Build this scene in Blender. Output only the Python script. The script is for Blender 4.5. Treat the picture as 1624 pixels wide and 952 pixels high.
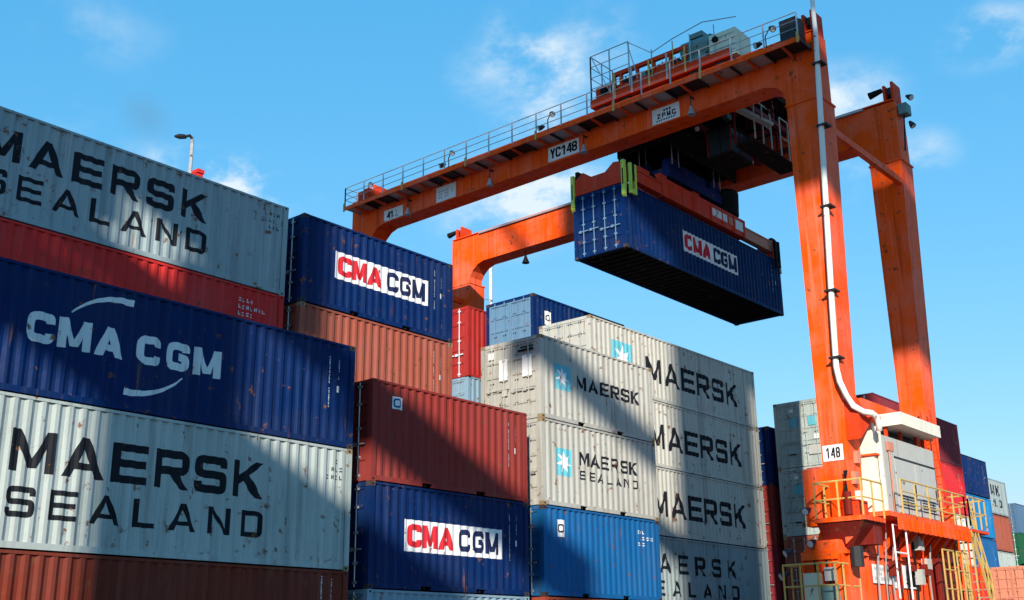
import bpy, bmesh, math, random
from mathutils import Vector, Matrix
random.seed(7)
SC = bpy.context.scene
for o in list(bpy.data.objects): bpy.data.objects.remove(o)
COL = SC.collection
R = math.radians

# ------------------------------------------------------------------ camera
CF, CPI, CYA, CRO, CH = 1806.5033, 0.3046, 0.7046, -0.0104, 0.97
Fv = Vector((math.cos(CPI)*math.cos(CYA), math.cos(CPI)*math.sin(CYA), math.sin(CPI)))
Rv = Vector((math.sin(CYA), -math.cos(CYA), 0)); Uv = Rv.cross(Fv)
_c, _s = math.cos(CRO), math.sin(CRO)
R2 = Rv*_c + Uv*_s; U2 = Uv*_c - Rv*_s
cd = bpy.data.cameras.new('camera'); cam = bpy.data.objects.new('camera', cd); COL.objects.link(cam)
cam.matrix_world = Matrix(((R2.x, U2.x, -Fv.x, 0), (R2.y, U2.y, -Fv.y, 0), (R2.z, U2.z, -Fv.z, CH), (0, 0, 0, 1)))
cd.sensor_width = 36; cd.lens = CF/1624*36; cd.clip_start = .1; cd.clip_end = 5000
SC.camera = cam

# ------------------------------------------------------------------ sun, sky, exposure
SUN_EL, SUN_AZ = R(20.2), R(36)          # azimuth measured from -X towards -Y
sdir = Vector((-math.cos(SUN_AZ)*math.cos(SUN_EL), -math.sin(SUN_AZ)*math.cos(SUN_EL), math.sin(SUN_EL)))
sl = bpy.data.lights.new('sun', 'SUN'); sun = bpy.data.objects.new('sun', sl); COL.objects.link(sun)
sl.energy = 5.0; sl.angle = R(.53); sl.color = (1, .90, .74)
sun.rotation_euler = sdir.to_track_quat('Z', 'Y').to_euler(); sun.location = (-20, -20, 60)
SC.view_settings.view_transform = 'Standard'; SC.view_settings.look = 'None'
SC.view_settings.exposure = 0.55; SC.view_settings.gamma = 1; SC.view_settings.use_curve_mapping = False

def world():
    w = bpy.data.worlds.new('World'); SC.world = w; w.use_nodes = True
    nt = w.node_tree; N = nt.nodes; L = nt.links; N.clear()
    out = N.new('ShaderNodeOutputWorld'); bg = N.new('ShaderNodeBackground'); bg.inputs[1].default_value = .15
    sky = N.new('ShaderNodeTexSky'); sky.sky_type = 'NISHITA'; sky.sun_disc = False
    sky.sun_elevation = SUN_EL; sky.sun_rotation = math.atan2(sdir.x, sdir.y)
    sky.air_density = 1.0; sky.dust_density = 0; sky.ozone_density = 1.0
    # even out the sky's brightness range, channel by channel, the same in every direction
    sp = N.new('ShaderNodeSeparateColor'); L.new(sky.outputs[0], sp.inputs[0]); cb_ = N.new('ShaderNodeCombineColor')
    for i_, (pw, sc_, mx) in enumerate(((1.1, .375, 3.0), (.5, 1.47, 3.9), (.36, 2.55, 4.9))):
        n1 = N.new('ShaderNodeMath'); n1.operation = 'POWER'; L.new(sp.outputs[i_], n1.inputs[0]); n1.inputs[1].default_value = pw
        n2 = N.new('ShaderNodeMath'); n2.operation = 'MULTIPLY'; L.new(n1.outputs[0], n2.inputs[0]); n2.inputs[1].default_value = sc_
        n3 = N.new('ShaderNodeMath'); n3.operation = 'MINIMUM'; L.new(n2.outputs[0], n3.inputs[0]); n3.inputs[1].default_value = mx
        L.new(n3.outputs[0], cb_.inputs[i_])
    # thin broken cloud: noise on the view direction, stretched towards the horizon
    tc = N.new('ShaderNodeTexCoord')
    sep = N.new('ShaderNodeSeparateXYZ'); L.new(tc.outputs['Generated'], sep.inputs[0])
    def noise(scale, detail, off, st=(1, 1, 2.2)):
        mp = N.new('ShaderNodeMapping'); mp.inputs['Scale'].default_value = st; mp.inputs['Location'].default_value = off
        L.new(tc.outputs['Generated'], mp.inputs[0])
        n = N.new('ShaderNodeTexNoise'); n.inputs['Scale'].default_value = scale; n.inputs['Detail'].default_value = detail
        n.inputs['Roughness'].default_value = .62; L.new(mp.outputs[0], n.inputs[0]); return n.outputs[0]
    def ramp(s, a, b):
        m = N.new('ShaderNodeMapRange'); m.interpolation_type = 'SMOOTHSTEP'
        m.inputs[1].default_value = a; m.inputs[2].default_value = b; L.new(s, m.inputs[0]); return m.outputs[0]
    def math_(op, a, b):
        m = N.new('ShaderNodeMath'); m.operation = op; m.use_clamp = True
        for i, x in enumerate((a, b)):
            if isinstance(x, (int, float)): m.inputs[i].default_value = x
            else: L.new(x, m.inputs[i])
        return m.outputs[0]
    big = ramp(noise(3.1, 3, (2.3, .4, 1.1)), .62, .78)
    fine = ramp(noise(12, 13, (.3, 1.4, 4.1), (1.0, .7, 1.3)), .40, .70)
    cloud = math_('MULTIPLY', big, fine)
    # single drifting puffs where the photograph shows them
    def px_dir(u, v):
        return (Fv + R2*((u-812)/CF) - U2*((v-476)/CF)).normalized()
    for (u, v, rad, amt, st) in CLOUDS:
        d = px_dir(u, v)
        sb = N.new('ShaderNodeVectorMath'); sb.operation = 'SUBTRACT'; sb.inputs[1].default_value = d
        L.new(tc.outputs['Generated'], sb.inputs[0])
        sc = N.new('ShaderNodeVectorMath'); sc.operation = 'MULTIPLY'; sc.inputs[1].default_value = (1, 1, st)
        L.new(sb.outputs[0], sc.inputs[0])
        ln = N.new('ShaderNodeVectorMath'); ln.operation = 'LENGTH'; L.new(sc.outputs[0], ln.inputs[0])
        g = ramp(ln.outputs['Value'], rad*1.5, 0.0)
        cloud = math_('ADD', cloud, math_('MULTIPLY', math_('MULTIPLY', g, fine), amt))
    mix = N.new('ShaderNodeMix'); mix.data_type = 'RGBA'
    L.new(cloud, mix.inputs[0]); L.new(cb_.outputs[0], mix.inputs[6]); mix.inputs[7].default_value = (3.6, 4.2, 4.6, 1)
    L.new(mix.outputs[2], bg.inputs[0]); L.new(bg.outputs[0], out.inputs[0])
CLOUDS = [(822, 72, .032, .85, 1), (862, 108, .032, .9, 1), (898, 142, .030, .85, 1), (770, 122, .035, .45, 1.3), (1545, 62, .03, .8, 1.4), (1590, 52, .03, .9, 1.4), (395, 292, .05, 1.6, 2.2), (340, 275, .04, 1.2, 2.4), (90, 178, .035, .5, 2), (165, 45, .05, .25, 1.5),
          (800, 325, .06, 1.3, 1.6), (870, 292, .05, 1.3, 1.6), (1350, 155, .04, 1.1, 1.6), (1455, 248, .03, .8, 1.5), (945, 64, .04, .6, 1.4), (1225, 180, .05, 1.6, 1), (260, 255, .04, .7, 2.5), (845, 185, .035, 1.0, 1.5), (1330, 255, .04, .7, 1.4)]
world()

# ------------------------------------------------------------------ materials
MATS = {}
def paint(name, col, rough=.5, wear=.35, rust=.3, metal=0, streak=True):
    """weathered paint: faded patches, vertical rain streaks, rust specks, grime; all in world position"""
    if name in MATS: return MATS[name]
    m = bpy.data.materials.new(name); m.use_nodes = True; nt = m.node_tree; N = nt.nodes; L = nt.links
    b = N['Principled BSDF']; b.inputs['Roughness'].default_value = rough; b.inputs['Metallic'].default_value = metal
    b.inputs['Specular IOR Level'].default_value = .05
    geo = N.new('ShaderNodeNewGeometry')
    def noise(scale, det, st=(1, 1, 1)):
        mp = N.new('ShaderNodeMapping'); mp.inputs['Scale'].default_value = st; L.new(geo.outputs['Position'], mp.inputs[0])
        n = N.new('ShaderNodeTexNoise'); n.inputs['Scale'].default_value = scale; n.inputs['Detail'].default_value = det
        n.inputs['Roughness'].default_value = .6; L.new(mp.outputs[0], n.inputs[0]); return n.outputs[0]
    def rng(s, a, b_, c=0, d=1):
        r = N.new('ShaderNodeMapRange'); r.inputs[1].default_value = a; r.inputs[2].default_value = b_
        r.inputs[3].default_value = c; r.inputs[4].default_value = d; L.new(s, r.inputs[0]); return r.outputs[0]
    def mix(fac, A, B, mode='MIX'):
        x = N.new('ShaderNodeMix'); x.data_type = 'RGBA'; x.blend_type = mode
        if isinstance(fac, float): x.inputs[0].default_value = fac
        else: L.new(fac, x.inputs[0])
        for i, q in ((6, A), (7, B)):
            if isinstance(q, tuple): x.inputs[i].default_value = (*q, 1)
            else: L.new(q, x.inputs[i])
        return x.outputs[2]
    g = sum(col)/3
    faded = tuple(min(1, c*.8+g*.2+.004) for c in col); dark = tuple(c*.62 for c in col)
    c = mix(rng(noise(.16, 2), .40, .62, 0, .55*wear), col, tuple(q*.70 for q in col))
    c = mix(rng(noise(.6, 5), .44, .66, 0, wear), c, faded)
    if streak:
        c = mix(rng(noise(3.2, 5, (1, 1, .05)), .52, .66, 0, wear*.9), c, dark)
        c = mix(rng(noise(7.5, 4, (1, 1, .035)), .56, .70, 0, wear*.7), c, tuple(min(1, q*1.1+.02) for q in faded))
    c = mix(rng(noise(9, 6), .56, .75, 0, wear*.6), c, tuple(q*.75+.003 for q in col))
    if rust > 0:
        c = mix(rng(noise(3.6, 10), .645-.06*rust, .675, 0, .9), c, (.14, .055, .024))
        c = mix(rng(noise(6.5, 7, (1, 1, .08)), .66-.06*rust, .73, 0, .8), c, (.17, .075, .035))
    L.new(c, b.inputs['Base Color'])
    L.new(rng(noise(4, 5), .3, .7, rough-.1, rough+.15), b.inputs['Roughness'])
    bp = N.new('ShaderNodeBump'); bp.inputs['Strength'].default_value = .35; bp.inputs['Distance'].default_value = .05
    L.new(noise(1.7, 3), bp.inputs['Height']); L.new(bp.outputs[0], b.inputs['Normal'])
    MATS[name] = m; return m
def plain(name, col, rough=.6, metal=0):
    if name in MATS: return MATS[name]
    m = paint(name, col, rough, .2, 0, metal, False); return m

NAVY = paint('navy_paint', (.002, .018, .090), .42, .6, .15)
NAVY2 = paint('navy_paint_faded', (.003, .020, .098), .45, .6, .2)
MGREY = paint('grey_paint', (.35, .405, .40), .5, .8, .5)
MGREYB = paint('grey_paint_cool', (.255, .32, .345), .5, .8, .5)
CREAM = paint('cream_grey_paint', (.39, .388, .36), .5, .8, .6)
CREAM2 = paint('pale_cream_paint', (.44, .435, .40), .5, .8, .5)
RED = paint('red_paint', (.56, .030, .028), .5, .4, .2)
BRED = paint('bright_red_paint', (.50, .022, .03), .45, .3, .1)
BROWN = paint('rust_brown_paint', (.30, .055, .032), .55, .5, .35)
RUSTD = paint('dark_rust_paint', (.17, .030, .018), .55, .6, .4)
MAROON = paint('maroon_paint', (.23, .031, .027), .5, .4, .3)
MAROON2 = paint('plum_paint', (.20, .025, .035), .5, .4, .2)
PINKRED = paint('faded_red_paint', (.30, .080, .054), .6, .5, .3)
BLUE = paint('blue_paint', (.008, .095, .27), .45, .4, .2)
SKYBLUE = paint('sky_blue_paint', (.006, .17, .42), .45, .3, .1)
PALEBLUE = paint('pale_blue_paint', (.20, .30, .38), .5, .4, .2)
TEALBLUE = paint('steel_blue_paint', (.07, .14, .24), .5, .4, .2)
WHITE = paint('white_paint', (.52, .52, .49), .5, .6, .3)
GREEN = paint('green_paint', (.012, .09, .045), .5, .4, .1)
ORANGE = paint('crane_orange', (.90, .084, .004), .42, .85, .35)
ORANGE_D = paint('machine_orange', (.62, .042, .006), .5, .45, .4)
SALMON = paint('salmon_paint', (.52, .21, .14), .6, .4, .2)
BLACKP = plain('black_rubber', (.012, .012, .013), .7)
LETTERK = paint('letter_black', (.010, .012, .018), .5, .6, .1)
LETTERW = paint('letter_white', (.58, .63, .66), .5, .6, .15)
LETTERR = paint('letter_red', (.50, .018, .03), .5, .2, 0)
LETTERN = paint('letter_navy', (.014, .022, .075), .5, .3, 0)
STICKER = paint('sticker_white', (.70, .70, .72), .45, .3, .1)
STARBLUE = paint('star_blue', (.10, .40, .50), .5, .4, .05)
CASTC = paint('worn_casting', (.26, .19, .11), .7, .6, .8)
CASTD = paint('dark_casting', (.05, .04, .045), .7, .6, .6)
SPRED = paint('spreader_red', (.60, .045, .018), .5, .6, .5)
DREDF = paint('dark_red_frame', (.16, .014, .010), .5, .5, .3)
PALECAB = paint('pale_green_cream', (.62, .64, .50), .5, .5, .2)
SHADE_BLACK = paint('shade_black', (.016, .012, .011), .85, .5, .3)  # near-black colour holding the shade under trolley, cab and container floors
STEELBLUE = paint('door_steel_blue', (.11, .21, .33), .5, .5, .2)
DKRED = paint('deep_red_paint', (.34, .022, .02), .5, .5, .2)
GALV = paint('galvanised_steel', (.42, .43, .44), .45, .4, .15, .5)
YELLOW = paint('rail_yellow', (.52, .36, .11), .55, .6, .5)
LIME = paint('lime_guide', (.50, .62, .10), .5, .3, .1)
CABWHITE = paint('cabinet_white', (.70, .67, .58), .5, .3, .1)
CABGREY = paint('cabinet_grey', (.40, .41, .40), .45, .3, .15)
MACHGREEN = paint('machine_grey_green', (.13, .24, .24), .45, .4, .1)
MACHBLUE = paint('machine_blue', (.01, .02, .10), .5, .4, .1)
STEEL = paint('dark_steel', (.045, .045, .05), .5, .4, .3, .6)
PIPEW = paint('pipe_white', (.72, .71, .68), .4, .2, .05)
GLASS = plain('dark_glass', (.02, .03, .035), .12)
LAMPG = plain('lamp_lens', (.55, .57, .58), .25)

# ------------------------------------------------------------------ mesh helpers
class MB:
    def __init__(s): s.v = []; s.f = []
    def add(s, vs, fs):
        n = len(s.v); s.v += [tuple(v) for v in vs]; s.f += [tuple(i+n for i in f) for f in fs]; return s
    def box(s, x0, x1, y0, y1, z0, z1):
        return s.add([(x0,y0,z0),(x1,y0,z0),(x1,y1,z0),(x0,y1,z0),(x0,y0,z1),(x1,y0,z1),(x1,y1,z1),(x0,y1,z1)],
                     [(0,3,2,1),(4,5,6,7),(0,1,5,4),(1,2,6,5),(2,3,7,6),(3,0,4,7)])
    def hexa(s, b, t):
        """b, t: four points each (bottom, top), counter-clockwise from above"""
        return s.add(list(b)+list(t), [(0,3,2,1),(4,5,6,7),(0,1,5,4),(1,2,6,5),(2,3,7,6),(3,0,4,7)])
    def prism(s, poly, axis, a, b):
        """extrude a 2-D polygon along axis (0: poly is y,z; 1: x,z; 2: x,y)"""
        def P(p, h):
            return ((h, p[0], p[1]), (p[0], h, p[1]), (p[0], p[1], h))[axis]
        n = len(poly)
        return s.add([P(p, a) for p in poly]+[P(p, b) for p in poly],
                     [tuple(range(n))[::-1], tuple(range(n, 2*n))]+[(i, (i+1) % n, n+(i+1) % n, n+i) for i in range(n)])
    def tube(s, pts, r, n=6, caps=True):
        pts = [Vector(p) for p in pts]; rings = []
        for i, p in enumerate(pts):
            d = ((pts[i+1] if i+1 < len(pts) else p)-(pts[i-1] if i else p)).normalized()
            a = Vector((0, 0, 1)) if abs(d.z) < .9 else Vector((1, 0, 0))
            u = d.cross(a).normalized(); w = u.cross(d)
            rr = r[i] if isinstance(r, (list, tuple)) else r
            rings.append([p+(u*math.cos(2*math.pi*k/n)+w*math.sin(2*math.pi*k/n))*rr for k in range(n)])
        vs = [q for g in rings for q in g]; fs = []
        for i in range(len(pts)-1):
            for k in range(n): fs.append((i*n+k, i*n+(k+1) % n, (i+1)*n+(k+1) % n, (i+1)*n+k))
        if caps: fs += [tuple(range(n))[::-1], tuple((len(pts)-1)*n+k for k in range(n))]
        return s.add(vs, fs)
    def beam(s, a, b, w, h):
        """box beam from a to b, width w (horizontal), height h"""
        a, b = Vector(a), Vector(b); d = (b-a).normalized()
        up = Vector((0, 0, 1)) if abs(d.z) < .95 else Vector((1, 0, 0))
        u = d.cross(up).normalized()*w/2; t = u.cross(d).normalized()*h/2
        return s.hexa([a-u-t, a+u-t, b+u-t, b-u-t], [a-u+t, a+u+t, b+u+t, b-u+t])
    def mesh(s, name, smooth=False):
        m = bpy.data.meshes.new(name); m.from_pydata(s.v, [], s.f); m.materials.append(None)
        bm = bmesh.new(); bm.from_mesh(m); bmesh.ops.recalc_face_normals(bm, faces=bm.faces); bm.to_mesh(m); bm.free()
        if smooth:
            for p in m.polygons: p.use_smooth = True
        return m
    def build(s, name, mat, parent=None, smooth=False, loc=None):
        return put(name, s.mesh(name, smooth), mat, parent, loc)
def put(name, me, mat, parent=None, loc=None):
    o = bpy.data.objects.new(name, me); COL.objects.link(o)
    if mat is not None:
        o.material_slots[0].link = 'OBJECT'; o.material_slots[0].material = mat
    if parent is not None: o.parent = parent
    if loc is not None: o.location = loc
    return o
def empty(name, loc, label, cat, group=None):
    o = bpy.data.objects.new(name, None); COL.objects.link(o); o.location = loc; o.empty_display_size = .3
    o['label'] = label; o['category'] = cat
    if group: o['group'] = group
    return o
def tag(o, label, cat, group=None):
    o['label'] = label; o['category'] = cat
    if group: o['group'] = group
    return o

# ------------------------------------------------------------------ lettering (stroke glyphs cut into convex quads)
def rounded(pts, r, n=4, closed=False):
    out = []; N = len(pts)
    for i, p in enumerate(pts):
        if not closed and i in (0, N-1): out.append(Vector(p)); continue
        p = Vector(p); a = Vector(pts[i-1])-p; b = Vector(pts[(i+1) % N])-p
        rr = min(r, a.length*.5, b.length*.5); a.normalize(); b.normalize()
        A = p+a*rr; B = p+b*rr
        for k in range(n+1):
            t = k/n; out.append(A*(1-t)**2+p*2*t*(1-t)+B*t*t)
    return out
def strip(pts, t, closed=False):
    P = [Vector(p) for p in pts]; n = len(P); Lf = []; Rt = []
    for i in range(n):
        if closed: d0 = (P[i]-P[i-1]).normalized(); d1 = (P[(i+1) % n]-P[i]).normalized()
        else:
            d0 = (P[i]-P[i-1]).normalized() if i else (P[1]-P[0]).normalized()
            d1 = (P[i+1]-P[i]).normalized() if i+1 < n else d0
        n0 = Vector((-d0.y, d0.x)); n1 = Vector((-d1.y, d1.x)); m = n0+n1
        m = m/max(.3, m.length_squared)*2 if m.length > 1e-6 else n0
        Lf.append(P[i]+m*t/2); Rt.append(P[i]-m*t/2)
    return [[Lf[i], Rt[i], Rt[(i+1) % n], Lf[(i+1) % n]] for i in range(n if closed else n-1)]
def rect(x0, y0, x1, y1): return [(x0, y0), (x1, y0), (x1, y1), (x0, y1)]
def glyph(c, w, h, t, rd):
    e = t/2; tv = t*.92; r = rd
    def rp(pts): return strip(rounded(pts, r), t)
    if c == 'M':
        return [rect(0, 0, t, h), rect(w-t, 0, w, h), [(t, h), (t*.15, h), (w/2-t*.55, .12*h), (w/2, .12*h), (w/2, .36*h)][:4],
                [(t*1.05, h), (t*.1, h), (w/2-t*.5, .1*h), (w/2+t*.02, .32*h)], [(w-t*1.05, h), (w-t*.1, h), (w/2+t*.5, .1*h), (w/2-t*.02, .32*h)],
                [(w/2-t*.5, .1*h), (w/2+t*.5, .1*h), (w/2, .34*h)]]
    if c == 'A':
        return [[(0, 0), (1.15*t, 0), (w/2+.55*t, h), (w/2-.5*t, h)], [(w-1.15*t, 0), (w, 0), (w/2+.5*t, h), (w/2-.55*t, h)], rect(.24*w, .2*h, .76*w, .2*h+t*.8)]
    if c == 'E': return [rect(0, 0, t, h), rect(t*.9, 0, w, tv), rect(t*.9, h/2-tv/2, w*.94, h/2+tv/2), rect(t*.9, h-tv, w, h)]
    if c == 'R': return [rect(0, 0, t, h)]+rp([(t*.8, h-e), (w-e, h-e), (w-e, .40*h+e*.6), (t*.8, .40*h+e*.6)])+[[(.42*w, .42*h), (.42*w+1.25*t, .42*h), (w+.06*t, 0), (w-1.2*t, 0)]]
    if c == 'S': return rp([(w-e, .70*h), (w-e, h-e), (e, h-e), (e, h/2), (w-e, h/2), (w-e, e), (e, e), (e, .30*h)])
    if c == 'K': return [rect(0, 0, t, h), [(t*.9, .32*h), (w, h), (w-1.35*t, h), (t*.9, .58*h)], [(.30*w, .47*h), (.30*w+.95*t, .68*h), (w+.05*t, 0), (w-1.3*t, 0)]]
    if c == 'L': return [rect(0, 0, t, h), rect(t*.9, 0, w*.92, tv)]
    if c == 'N': return [rect(0, 0, t, h), rect(w-t, 0, w, h), [(.1*t, h), (1.1*t, h), (w-.1*t, 0), (w-1.1*t, 0)]]
    if c == 'D': return [rect(0, 0, t, h)]+rp([(t*.8, h-e), (w-e, h-e), (w-e, e), (t*.8, e)])
    if c == 'C': return rp([(w-e, .66*h), (w-e, h-e), (e, h-e), (e, e), (w-e, e), (w-e, .34*h)])
    if c == 'G': return rp([(w-e, .68*h), (w-e, h-e), (e, h-e), (e, e), (w-e, e), (w-e, .49*h), (.52*w, .49*h)])
    if c == '1': return [rect(w*.45, 0, w*.45+t, h), [(w*.45+.1*t, h), (w*.45+.1*t, h-1.2*t), (w*.08, h*.62), (w*.08, h*.62+t)]]
    if c == '4': return [rect(w*.62, 0, w*.62+t, h), rect(0, .22*h, w, .22*h+tv), [(0, .22*h+tv*.5), (t*1.1, .22*h+tv*.5), (w*.62+t, h), (w*.62-t*.2, h)]]
    if c == '8': return strip(rounded([(e, .53*h), (e, h-e), (w-e, h-e), (w-e, .53*h)], r, 4, True), t, True)+strip(rounded([(e, e), (e, .50*h), (w-e, .50*h), (w-e, e)], r, 4, True), t, True)
    if c == 'Y': return [rect(w/2-e, 0, w/2+e, .5*h), [(0, h), (1.1*t, h), (w/2+e, .42*h), (w/2-e, .42*h)], [(w-1.1*t, h), (w, h), (w/2+e, .42*h), (w/2-e, .42*h)]]
    if c == 'T': return [rect(w/2-e, 0, w/2+e, h-tv*.5), rect(0, h-tv, w, h)]
    if c == 'Z': return [rect(0, 0, w, tv), rect(0, h-tv, w, h), [(0, tv*.5), (1.2*t, tv*.5), (w, h-tv*.5), (w-1.2*t, h-tv*.5)]]
    if c == 'P': return [rect(0, 0, t, h)]+rp([(t*.8, h-e), (w-e, h-e), (w-e, .40*h+e*.6), (t*.8, .40*h+e*.6)])
    return []
def word(text, x0, x1, z0, z1, t=.2, lw=1.0, rd=.12, wide=None):
    """letters of height z1-z0 filling x0..x1; t, lw, rd relative to height"""
    h = z1-z0; wd = [(wide or {}).get(c, lw)*h if c != ' ' else .35*h for c in text]
    gap = (x1-x0-sum(wd))/max(1, len(text)-1); x = x0; out = []
    for c, w in zip(text, wd):
        g = [[(x+q[0], z0+q[1]) for q in p] for p in glyph(c, w, h, t*h, rd*h)]
        if g: out.append(g)
        x += w+gap
    return out
def letters(root, L, groups, mat, off, label=None):
    for g in groups: decal(root, L, g, mat, off, 'letter', label)
def arc_sweep(p0, p1, bulge, t0, t1, n=16):
    """tapering curved stroke"""
    p0, p1 = Vector(p0), Vector(p1); d = p1-p0; nn = Vector((-d.y, d.x)).normalized(); L_ = []; R_ = []
    for i in range(n+1):
        s = i/n; p = p0+d*s+nn*bulge*4*s*(1-s); dd = (d+nn*bulge*4*(1-2*s)).normalized(); m = Vector((-dd.y, dd.x)); t = t0+(t1-t0)*s
        L_.append(p+m*t/2); R_.append(p-m*t/2)
    return [[L_[i], R_[i], R_[i+1], L_[i+1]] for i in range(n)]
def star(cx, cz, r, k=7):
    out = []
    for i in range(k):
        a = math.pi/2+2*math.pi*i/k; b = math.pi/k
        P = lambda ang, q: (cx+q*math.cos(ang), cz+q*math.sin(ang))
        out.append([(cx, cz), P(a-b, r*.42), P(a, r), P(a+b, r*.42)])
    return out
def clip(poly, a, b):
    def half(p, x, sgn):
        o = []
        for i in range(len(p)):
            A, B = p[i-1], p[i]; da, db = (A[0]-x)*sgn, (B[0]-x)*sgn
            if (da >= 0) != (db >= 0):
                t = da/(da-db); o.append((x, A[1]+(B[1]-A[1])*t))
            if db >= 0: o.append((B[0], B[1]))
        return o
    p = half(poly, a, 1)
    return half(p, b, -1) if len(p) > 2 else []

# ------------------------------------------------------------------ containers
WID, STD, HQ = 2.438, 2.591, 2.896
L20, L40 = 6.058, 12.192
PY0, PDEP, EDGE = .014, .041, .17
def corr(L):
    n = round((L-2*EDGE)/.285); p = (L-2*EDGE)/n; br = [(0, PY0+.012), (EDGE, PY0+.012)]
    for i in range(n):
        x = EDGE+i*p
        br += [(x+.02*p, PY0+PDEP), (x+.26*p, PY0+PDEP), (x+.5*p, PY0), (x+.76*p, PY0)]
    br += [(L-EDGE, PY0+.012), (L, PY0+.012)]
    return br
def corr_y(br, x):
    for (a, ya), (b, yb) in zip(br, br[1:]):
        if a <= x <= b: return ya+(yb-ya)*(x-a)/max(1e-6, b-a)
    return PY0
CACHE = {}
def cached(key, fn):
    if key not in CACHE: CACHE[key] = fn()
    return CACHE[key]
def side_mesh(L, h, back):
    m = MB(); br = corr(L)[1:-1]
    for (a, ya), (b, yb) in zip(br, br[1:]):
        y0, y1 = (WID-ya, WID-yb) if back else (ya, yb)
        m.add([(a, y0, .15), (b, y1, .15), (b, y1, h-.065), (a, y0, h-.065)], [(0, 1, 2, 3)])
    return m.mesh('side_panel')
def end_mesh(h, x, sgn):
    m = MB(); n = 7; p = (WID-.3)/n; pr = []
    for i in range(n):
        y = .15+i*p; pr += [(y, .05), (y+.3*p, .05), (y+.5*p, .012), (y+.8*p, .012)]
    pr.append((WID-.15, .05))
    for (a, da), (b, db) in zip(pr, pr[1:]):
        m.add([(x+sgn*da, a, .14), (x+sgn*db, b, .14), (x+sgn*db, b, h-.11), (x+sgn*da, a, h-.11)], [(0, 1, 2, 3)])
    return m.mesh('end_panel')
def roof_mesh(L, h):
    m = MB(); n = int((L-.3)/.42); p = (L-.3)/n; pr = []
    for i in range(n):
        x = .15+i*p; pr += [(x, h-.045), (x+.35*p, h-.045), (x+.45*p, h-.028), (x+.9*p, h-.028)]
    pr.append((L-.15, h-.045))
    for (a, za), (b, zb) in zip(pr, pr[1:]):
        m.add([(a, .05, za), (b, .05, zb), (b, WID-.05, zb), (a, WID-.05, za)], [(0, 1, 2, 3)])
    return m.mesh('roof_panel')
def floor_mesh(L):
    m = MB().box(.15, L-.15, .06, WID-.06, .15, .17); n = int(L/.42)
    for i in range(n):
        x = .3+i*(L-.6)/(n-1); m.box(x-.03, x+.03, .062, WID-.062, .05, .148)
    return m.mesh('floor')
def rail_mesh(L, h, top, back, pockets):
    m = MB(); y0, y1 = (WID-.075, WID-.004) if back else (.004, .075)
    if top: m.box(.17, L-.17, y0, y1, h-.066, h-.006)
    elif not pockets: m.box(.17, L-.17, y0, y1, .03, .152)
    else:
        c = L/2
        for a, b in ((.17, c-1.22), (c-.86, c+.86), (c+1.22, L-.17)): m.box(a, b, y0, y1, .03, .152)
        for a, b in ((c-1.22, c-.86), (c+.86, c+1.22)): m.box(a, b, y0, y1, .125, .152)
    return m.mesh('rail')
def casting_mesh():
    m = MB().box(0, .178, 0, .162, 0, .118)
    return m.mesh('corner_casting')
def door_mesh(h):
    """one leaf, outer face at x=.02; horizontal pressed panels"""
    m = MB(); w = (WID-.32)/2-.006; z0, z1 = .13, h-.13; n = 5; pr = [(z0, .02)]; p = (z1-z0)/n
    for i in range(n):
        z = z0+i*p; pr += [(z+.10*p, .02), (z+.17*p, .052), (z+.83*p, .052), (z+.90*p, .02)]
    pr.append((z1, .02))
    for (a, xa), (b, xb) in zip(pr, pr[1:]):
        m.add([(xa, .07, a), (xa, w-.07, a), (xb, w-.07, b), (xb, .07, b)], [(0, 1, 2, 3)])
    m.box(.012, .07, 0, .0705, z0, z1).box(.012, .07, w-.0705, w, z0, z1)
    return m.mesh('door')
def rod_mesh(h):
    m = MB().tube([(-.012, 0, .06), (-.012, 0, h-.06)], .02, 6)
    for z in (.16, .62, h*.52, h-.62, h-.17): m.box(-.03, .02, -.06, .06, z-.03, z+.03)
    return m.mesh('lock_rod')
def handle_mesh():
    return MB().box(-.035, -.012, -.02, .42, -.02, .02).box(-.03, .015, .30, .40, -.05, .05).mesh('handle')
def marks_polys(x, z, n, dx, seed, vertical=True, ch=.085):
    """stencilled registration marks too small to read: one short bar per character"""
    rn = random.Random(seed); out = []
    for i in range(n):
        if rn.random() < .14: continue
        k = rn.choice((0, 1, 2)); cx, cz = (x, z-i*dx) if vertical else (x+i*dx, z)
        w = ch*.62
        if k == 0: out += [rect(cx, cz-ch, cx+w*.3, cz), rect(cx+w*.3, cz-ch, cx+w, cz-ch*.75)]
        elif k == 1: out += [rect(cx, cz-ch, cx+w*.32, cz), rect(cx+w*.68, cz-ch, cx+w, cz), rect(cx+w*.32, cz-ch*.62, cx+w*.68, cz-ch*.4)]
        else: out += [rect(cx, cz-ch*.3, cx+w, cz), rect(cx, cz-ch, cx+w, cz-ch*.7)]
    return out
def decal(root, L, polys, mat, off, name='lettering', label=None):
    """flat print that follows the pressed steel of the long side"""
    br = corr(L); m = MB(); xs = [b[0] for b in br]
    for k, p in enumerate(polys):
        lo, hi = min(q[0] for q in p), max(q[0] for q in p); o = off+.0004*(k % 7)
        for a, b in zip(xs, xs[1:]):
            if b < lo or a > hi or b-a < 1e-6: continue
            c = clip(p, a, b)
            if len(c) < 3: continue
            vs = []
            for q in c:
                if not vs or (abs(q[0]-vs[-1][0])+abs(q[1]-vs[-1][1])) > 1e-5: vs.append(q)
            if len(vs) > 2 and (abs(vs[0][0]-vs[-1][0])+abs(vs[0][1]-vs[-1][1])) < 1e-5: vs.pop()
            if len(vs) < 3: continue
            m.add([(q[0], corr_y(br, min(max(q[0], a), b))-o, q[1]) for q in vs], [tuple(range(len(vs)))])
    o = m.build(name, mat, root)
    if label: o['label'] = label
    if name == 'registration_marks': o['kind'] = 'stuff'
    return o
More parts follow.
